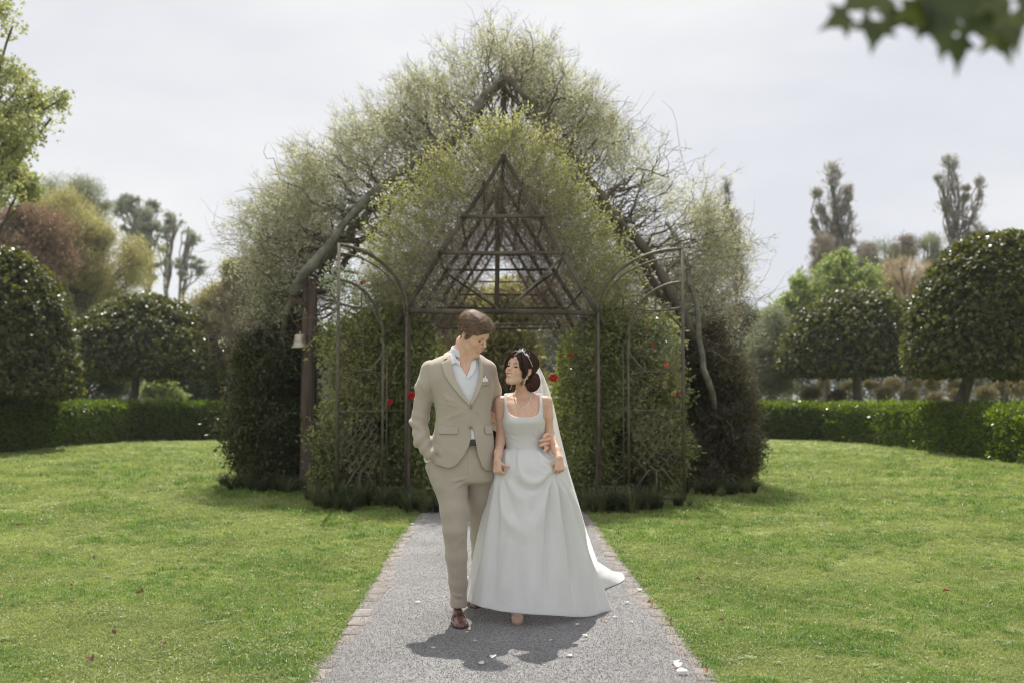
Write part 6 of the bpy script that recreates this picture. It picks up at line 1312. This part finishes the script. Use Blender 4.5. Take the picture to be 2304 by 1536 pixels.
def haircap_w(P):
    q = hw_(P); d = ell(q, (0, -.014, .050), (.083, .106, .086)); d = smin(d, ell(q, (0, -.070, .060), (.062, .050, .055)), .03); d = smin(d, headsdf(q, 'w')-.0040, .008)
    d = d+.0030*(vnoise(np.stack([q[:, 0]*5, q[:, 1]*1., q[:, 2]*5], 1), 22., 3)-.5)+.002*(vnoise(np.stack([q[:, 0]*3, q[:, 1]*.8, q[:, 2]*6], 1), 60., 5)-.5)
    ax_ = np.abs(q[:, 0]+.008); hl = np.clip(.098-.85*(ax_-.006)-.25*np.clip(.085-q[:, 2], 0, .2), .060, .12); hl = np.where(q[:, 2] < .03, hl-.9*(.03-q[:, 2]), hl); hl = np.where(q[:, 2] > .088, .12, hl)
    d = smax(d, q[:, 1]-hl, .006); low = np.where(q[:, 1] > .018, -.045, np.where(q[:, 1] > -.028, .018, -.050)); d = smax(d, low-q[:, 2], .010)
    sw = seg(np.concatenate([np.abs(q[:, :1]), q[:, 1:]], 1), (.040, .078, .062), (.070, .040, .010), .013, .014); sw = smin(sw, seg(np.concatenate([np.abs(q[:, :1]), q[:, 1:]], 1), (.070, .040, .010), (.073, .026, -.030), .013, .007), .01)
    sw = smin(sw, seg(np.concatenate([np.abs(q[:, :1]), q[:, 1:]], 1), (.006, .082, .098), (.042, .078, .062), .012, .014), .012); d = smin(d, sw*1.0, .012); return d*SW
wh = sdfobj('hair', haircap_w, HW-.15, HW+.15, .0025, m_whair, brd)
BUN = HW+RW@np.array([.022, -.108, -.052])*SW
def bun(P):
    q = P-BUN; d = ell(q, (0, 0, 0), (.050, .045, .056)); r_ = np.random.default_rng(2)
    for _ in range(16):
        c = ud(r_)*np.array([.036, .033, .042]); d = smin(d, ell(q, c, r_.uniform(.014, .023, 3)), .004)
    return d+.0016*np.sin((q[:, 0]*1.3+q[:, 2])*420+6*vnoise(q, 40.))
bn = sdfobj('bun', bun, BUN-.085, BUN+.085, .0022, m_whair, wh)
def flow_w(P):
    q = hw_(P); s = np.where(q[:, 0] > -.008, 1., -1.); fr = np.clip(q[:, 1]/.08, 0, 1); v = np.stack([s*(.75*np.clip(q[:, 2]/.09, 0, 1))*(1), -.9+.3*fr, -.35-.9*fr], 1); return v@RW.T
rt = on_surface(haircap_w, HW, .14, 5000, 3, lambda P: (hw_(P)[:, 2] > -.02))
strands('hair_strands', rt, flow_w, haircap_w, .055, m_whair, wh, .0007, .002, 4)
rt = on_surface(bun, BUN, .08, 700, 6, lambda P: P[:, 2] > -9)
strands('bun_strands', rt, lambda P: np.cross(P-BUN, np.array([.2, 1, .35]))*30, bun, .045, m_whair, bn, .0010, .004, 7, wav=.5)
def lock(pts, n, sp, seed, r0_=.0010):
    r = np.random.default_rng(seed); mb = MB(); base = along(pts, 14)
    for _ in range(n):
        o = r.normal(size=3)*sp; t = np.linspace(0, 1, 14)[:, None]; ph = r.uniform(0, 6.28); P_ = base+o*(t*1.2+.2)*np.array([1, 1, .5])+np.stack([np.sin(t[:, 0]*9+ph), np.cos(t[:, 0]*8+ph), 0*t[:, 0]], 1)*.004*t; mb.tube(P_, np.linspace(r0_, r0_*.3, 14), 3, False)
    return mb.build('loose_lock', m_whair, wh)
lock([W(1142, 836, 5.97), W(1139, 846, 5.97), W(1132, 853, 5.97), W(1130, 862, 5.97), W(1134, 869, 5.97), W(1139, 876, 5.96)], 26, .0045, 1)
lock([W(1141, 842, 5.98), W(1146, 850, 5.98), W(1144, 860, 5.98), W(1137, 866, 5.97), W(1138, 874, 5.97)], 10, .005, 2, .0006)
lock([W(1177, 822, 5.925), W(1180, 838, 5.925), W(1176.5, 852, 5.94), W(1173, 862, 5.95), W(1174, 868, 5.95), W(1179, 862, 5.95), W(1187, 869, 5.95)], 16, .0028, 3)
lock([W(1169, 795, 5.91), W(1170, 812, 5.905), W(1174, 828, 5.91), W(1178, 840, 5.93), W(1179, 850, 5.935)], 110, .0045, 4, .0011)
lock([W(1174, 793, 5.905), W(1177, 808, 5.90), W(1180, 824, 5.905), W(1182, 838, 5.92), W(1180, 846, 5.93)], 90, .0055, 5, .0011)
lock([W(1157, 792, 5.94), W(1147, 797, 5.96), W(1140, 806, 5.99), W(1137, 820, 6.02), W(1138, 834, 6.02)], 60, .0030, 6, .0011)
ti = proj(haircap_w, [W(u, v, 5.80) for u, v in along([(1158, 797), (1166, 790), (1176, 787.5), (1184, 794), (1190, 802), (1196, 813), (1199, 822)], 40)], .004)
tr = beads('tiara', ti, 40, .0022, m_silver, brd)
for c, n_, R_ in ((ti[14], 26, .012), (ti[22], 18, .010), (ti[9], 16, .009)):
    r = np.random.default_rng(n_); mb = MB()
    for _ in range(n_): leafmesh(mb, c+r.normal(size=3)*R_*.45+[0, -.004, .004], ud(r)+[0, -.3, .5], ud(r)+[0, -1, .3], .012, .007, .2)
    mb.build('jewelled_leaves', m_silver, tr)
beads('earring', [W(1185, 843, 5.93), W(1183.5, 850, 5.93), W(1181, 857, 5.93), W(1176.5, 866, 5.93)], 14, .0024, m_silver, brd)
beads('earring', [W(1152, 864, 5.99), W(1150, 870, 5.99), W(1147.5, 876, 5.99)], 9, .0022, m_silver, brd)
a = np.linspace(0, 2*math.pi, 30); cw = W(1119.5, 1031, 5.945); beads('bracelet', [cw+np.array([.024*math.cos(x), .022*math.sin(x), .006*math.cos(x)]) for x in a], 34, .0024, m_silver, brd)
# shoe: strapped open toe under the hem
sp = W(1164, 1390, 5.98)*[1, 1, 0]
def wshoe(P):
    q = P-sp; d = ell(q, (0, .05, .052), (.036, .105, .040)); d = smin(d, ell(q, (0, -.045, .030), (.035, .045, .026)), .02); return smax(d, .004-q[:, 2], .004)
ws = sdfobj('shoe', wshoe, sp-[.06, .12, .005], sp+[.06, .18, .12], .003, m_nude, brd)
sdfobj('shoe_sole', lambda P: np.maximum(np.maximum(ell((P-sp)*[1, 1, .2], (0, .02, 0), (.037, .125, .02)), P[:, 2]-.018), .001-P[:, 2]), sp-[.06, .14, .005], sp+[.06, .18, .04], .003, m_nude, ws)
mb = MB(); mb.tube([sp+np.array([x, -.035-.4*x*x/.035*.3, .056-9*x*x]) for x in np.linspace(-.036, .036, 9)], .0065, 6, True, .6); mb.build('strap', m_pearl, ws)
sp2 = W(1200, 1360, 6.45)*[1, 1, 0]
sdfobj('shoe', lambda P: wshoe(P-sp2+sp-[0, 0, .03]), sp2-[.06, .12, -.01], sp2+[.06, .18, .15], .004, m_nude, brd)
# veil
m_veil = bpy.data.materials.new('veil_tulle'); m_veil.use_nodes = True; nt = m_veil.node_tree; nt.nodes.clear(); o_ = nt.nodes.new('ShaderNodeOutputMaterial'); mxs = nt.nodes.new('ShaderNodeMixShader'); tp = nt.nodes.new('ShaderNodeBsdfTransparent'); ad = nt.nodes.new('ShaderNodeMixShader'); df = nt.nodes.new('ShaderNodeBsdfDiffuse'); tl = nt.nodes.new('ShaderNodeBsdfTranslucent')
df.inputs[0].default_value = (.85, .85, .87, 1); tl.inputs[0].default_value = (.9, .9, .92, 1); ad.inputs[0].default_value = .6; lw = nt.nodes.new('ShaderNodeLayerWeight'); lw.inputs[0].default_value = .45; mr = nt.nodes.new('ShaderNodeMapRange'); mr.inputs[3].default_value = .24; mr.inputs[4].default_value = .78
nt.links.new(lw.outputs['Facing'], mr.inputs[0]); nt.links.new(mr.outputs[0], mxs.inputs[0]); nt.links.new(df.outputs[0], ad.inputs[1]); nt.links.new(tl.outputs[0], ad.inputs[2]); nt.links.new(tp.outputs[0], mxs.inputs[1]); nt.links.new(ad.outputs[0], mxs.inputs[2]); nt.links.new(mxs.outputs[0], o_.inputs[0])
nv, nh = 110, 60; tv = np.linspace(0, 1, nv)
Rg = along([(1213, 824, 6.15), (1226, 850, 6.18), (1237, 880, 6.2), (1246, 912, 6.22), (1259, 975, 6.28), (1278, 1055, 6.36), (1298, 1122, 6.46), (1318, 1190, 6.62), (1345, 1262, 6.95), (1392, 1292, 7.5)], nv)
Lf = along([(1203, 823, 6.14), (1190, 850, 6.22), (1180, 880, 6.26), (1178, 912, 6.28), (1170, 975, 6.34), (1160, 1055, 6.42), (1150, 1122, 6.55), (1140, 1190, 6.8), (1150, 1250, 7.2), (1170, 1280, 7.7)], nv)
G_ = np.zeros((nv, nh, 3)); sx_ = np.linspace(0, 1, nh)
for i in range(nv):
    a, b = W(*Lf[i]), W(*Rg[i]); G_[i] = a*(1-sx_[:, None])+b*sx_[:, None]; G_[i, :, 1] += .020*np.sin(sx_*22+1.2*math.sin(i*.03))*min(1, tv[i]*3+.25)+.07*np.sin(sx_*math.pi)*tv[i]; G_[i, :, 0] += .008*np.sin(sx_*31+i*.04)*tv[i]
G_[..., 2] = np.maximum(G_[..., 2], .02)
idx = np.arange(nv*nh).reshape(nv, nh); mb = MB(); mb.add(G_.reshape(-1, 3), np.stack([idx[:-1, :-1], idx[:-1, 1:], idx[1:, 1:], idx[1:, :-1]], -1).reshape(-1, 4)); vl = mb.build('veil', m_veil, brd)
mb = MB(); r = np.random.default_rng(3)
for _ in range(46):
    i = int(r.integers(4, nv-6)); j = int(r.integers(30, nh)); p = G_[i, j]+[0, -.004, 0]; mb.lathe([(.0001, .0026), (.0019, .0018), (.0026, 0), (.0019, -.0018), (.0001, -.0026)], 7, p)
mb.build('veil_pearls', m_pearl, vl, kind='stuff')

# ================================================================== petals and dead leaves
m_petal = mat('white_petal', (.78, .74, .72), .6, (.85, .82, .80), scale=40, trans=.3); m_ppink = mat('pink_petal', (.72, .36, .32), .6, trans=.2)
def petal(mb, r, R):
    V = []; n = 9
    for i in range(5):
        for j in range(n): x = (j/(n-1)-.5)*2; y = i/4; w_ = math.sin(math.pi*(.12+.8*y))**.7; V.append((x*w_*R*.5, (y-.5)*R*1.1, .12*R+R*.28*(x*w_)**2+R*.25*(y-.5)**2+r.normal()*R*.012))
    mb.add(V, [(i*n+j, i*n+j+1, (i+1)*n+j+1, (i+1)*n+j) for i in range(4) for j in range(n-1)])
r = np.random.default_rng(12)
PT = [(940, 1355, 'lone white petal on the gravel left of the groom shoe', 0, .032), (1082, 1491, 'white petal lying in the shadow of the couple, nearest the camera', 0, .034), (1110, 1476, 'white petal at the edge of the shadow between the two shadow heads', 0, .036), (1052, 1421, 'small white petal just in front of the groom shoe', 0, .02), (1280, 1474, 'curled white petal on bright gravel right of the shadow', 0, .034), (1316, 1429, 'white petal on the shadow edge below the skirt corner', 0, .028), (1300, 1404, 'white petal in the shade under the skirt', 0, .026), (1385, 1387, 'white petal right of the skirt corner', 0, .024), (1361, 1397, 'pink petal right of the skirt corner', 1, .022), (1410, 1355, 'white petal on gravel halfway to the brick edging', 0, .028), (1421, 1398, 'tiny white petal farther from the skirt than the pink one', 0, .018), (1438, 1327, 'large white petal lying on the bricks right of the train', 0, .04), (1520, 1488, 'large white petal, upper of the pair near the right brick edging', 0, .042), (1526, 1495, 'white petal overlapping the upper one of the pair', 0, .045), (1535, 1509, 'large white petal nearest the camera on the right', 0, .046), (928, 1180, 'white petal on bricks by the left arbour shade', 0, .04), (1240, 1439, 'faint petal inside the shadow of the bride', 0, .02), (1068, 1440, 'small petal inside the shadow of the groom', 0, .02)]
for u, v, lab, c, R in PT:
    mb = MB(); petal(mb, r, R); M = np.array(Euler((r.uniform(-.2, .2), r.uniform(-.2, .2), r.uniform(0, 6.28))).to_matrix()); p = ground(u, v); mb.v[0] = mb.v[0]@M.T+np.array([p.x, p.y, .018])
    tag(mb.build('petal', (m_petal, m_ppink)[c]), lab, 'petal', 'petals scattered on the path')
m_dead = mat('dead_leaf', (.14, .08, .045), .7, (.28, .18, .10), scale=30, trans=.2); m_dr = mat('reddish_dead_leaf', (.28, .11, .055), .7, trans=.2)
DL = [(315, 1337, 'dark curled dead leaf on the lawn, largest on the bell post side', 0, .06), (205, 1485, 'brown dead leaf near the bottom left corner of the lawn', 0, .05), (368, 1452, 'reddish-brown dead leaf standing in grass near the bottom of the photo', 0, .045), (255, 1428, 'brown dead leaf lying between two others on the lower left lawn', 0, .05), (160, 1356, 'flat brown leaf on the left lawn beside the orange one', 0, .05), (163, 1318, 'small upright orange leaf on the left lawn', 1, .04), (6, 1345, 'dark leaf at the very left edge of the lawn', 0, .05), (362, 1103, 'small brown leaf far back on the lawn towards the dark shrub', 0, .06), (40, 1184, 'long pale brown leaf far back at the left edge', 0, .07), (1463, 1361, 'red-brown leaf on the right brick edging', 1, .045), (1508, 1398, 'small dead leaf on the bricks nearer than the red-brown one', 0, .03), (1588, 1512, 'pinkish dead leaf at the right brick edging, nearest the camera', 1, .035), (1623, 1398, 'dead leaf lying in grass right of the edging', 0, .045), (2130, 1334, 'reddish dead leaf alone on the right lawn', 1, .055), (1776, 1073, 'orange leaf far back on the right lawn', 1, .07), (210, 1258, 'dark leaf beside the greener patch of the left lawn', 0, .045), (1570, 1308, 'bare brown leaf scrap in the worn patch of the right lawn', 0, .05)]
for u, v, lab, c, R in DL:
    mb = MB(); p = ground(u, v); maple(mb, (0, 0, 0), ud(r)*[1, 1, .2], (r.normal()*.3, r.normal()*.3, 1), 22, R*.75, r) if False else None
    V = []; n = 9
    for i in range(6):
        for j in range(n): x = (j/(n-1)-.5)*2; y = i/5; w_ = math.sin(math.pi*(.08+.84*y))**.8*(1+.15*math.sin(y*17)); V.append((x*w_*R*.34, (y-.5)*R*.95, R*.35*(x*w_)**2+R*.25*math.sin(y*5+u)*.5+r.normal()*R*.02))
    mb.add(V, [(i*n+j, i*n+j+1, (i+1)*n+j+1, (i+1)*n+j) for i in range(5) for j in range(n-1)]); M = np.array(Euler((r.uniform(-.5, .5), r.uniform(-.5, .5), r.uniform(0, 6.28))).to_matrix()); mb.v[0] = mb.v[0]@M.T+np.array([p.x, p.y, .032])
    tag(mb.build('fallen_leaf', (m_dead, m_dr)[c]), lab, 'leaf', 'dead leaves lying on lawn and edging')
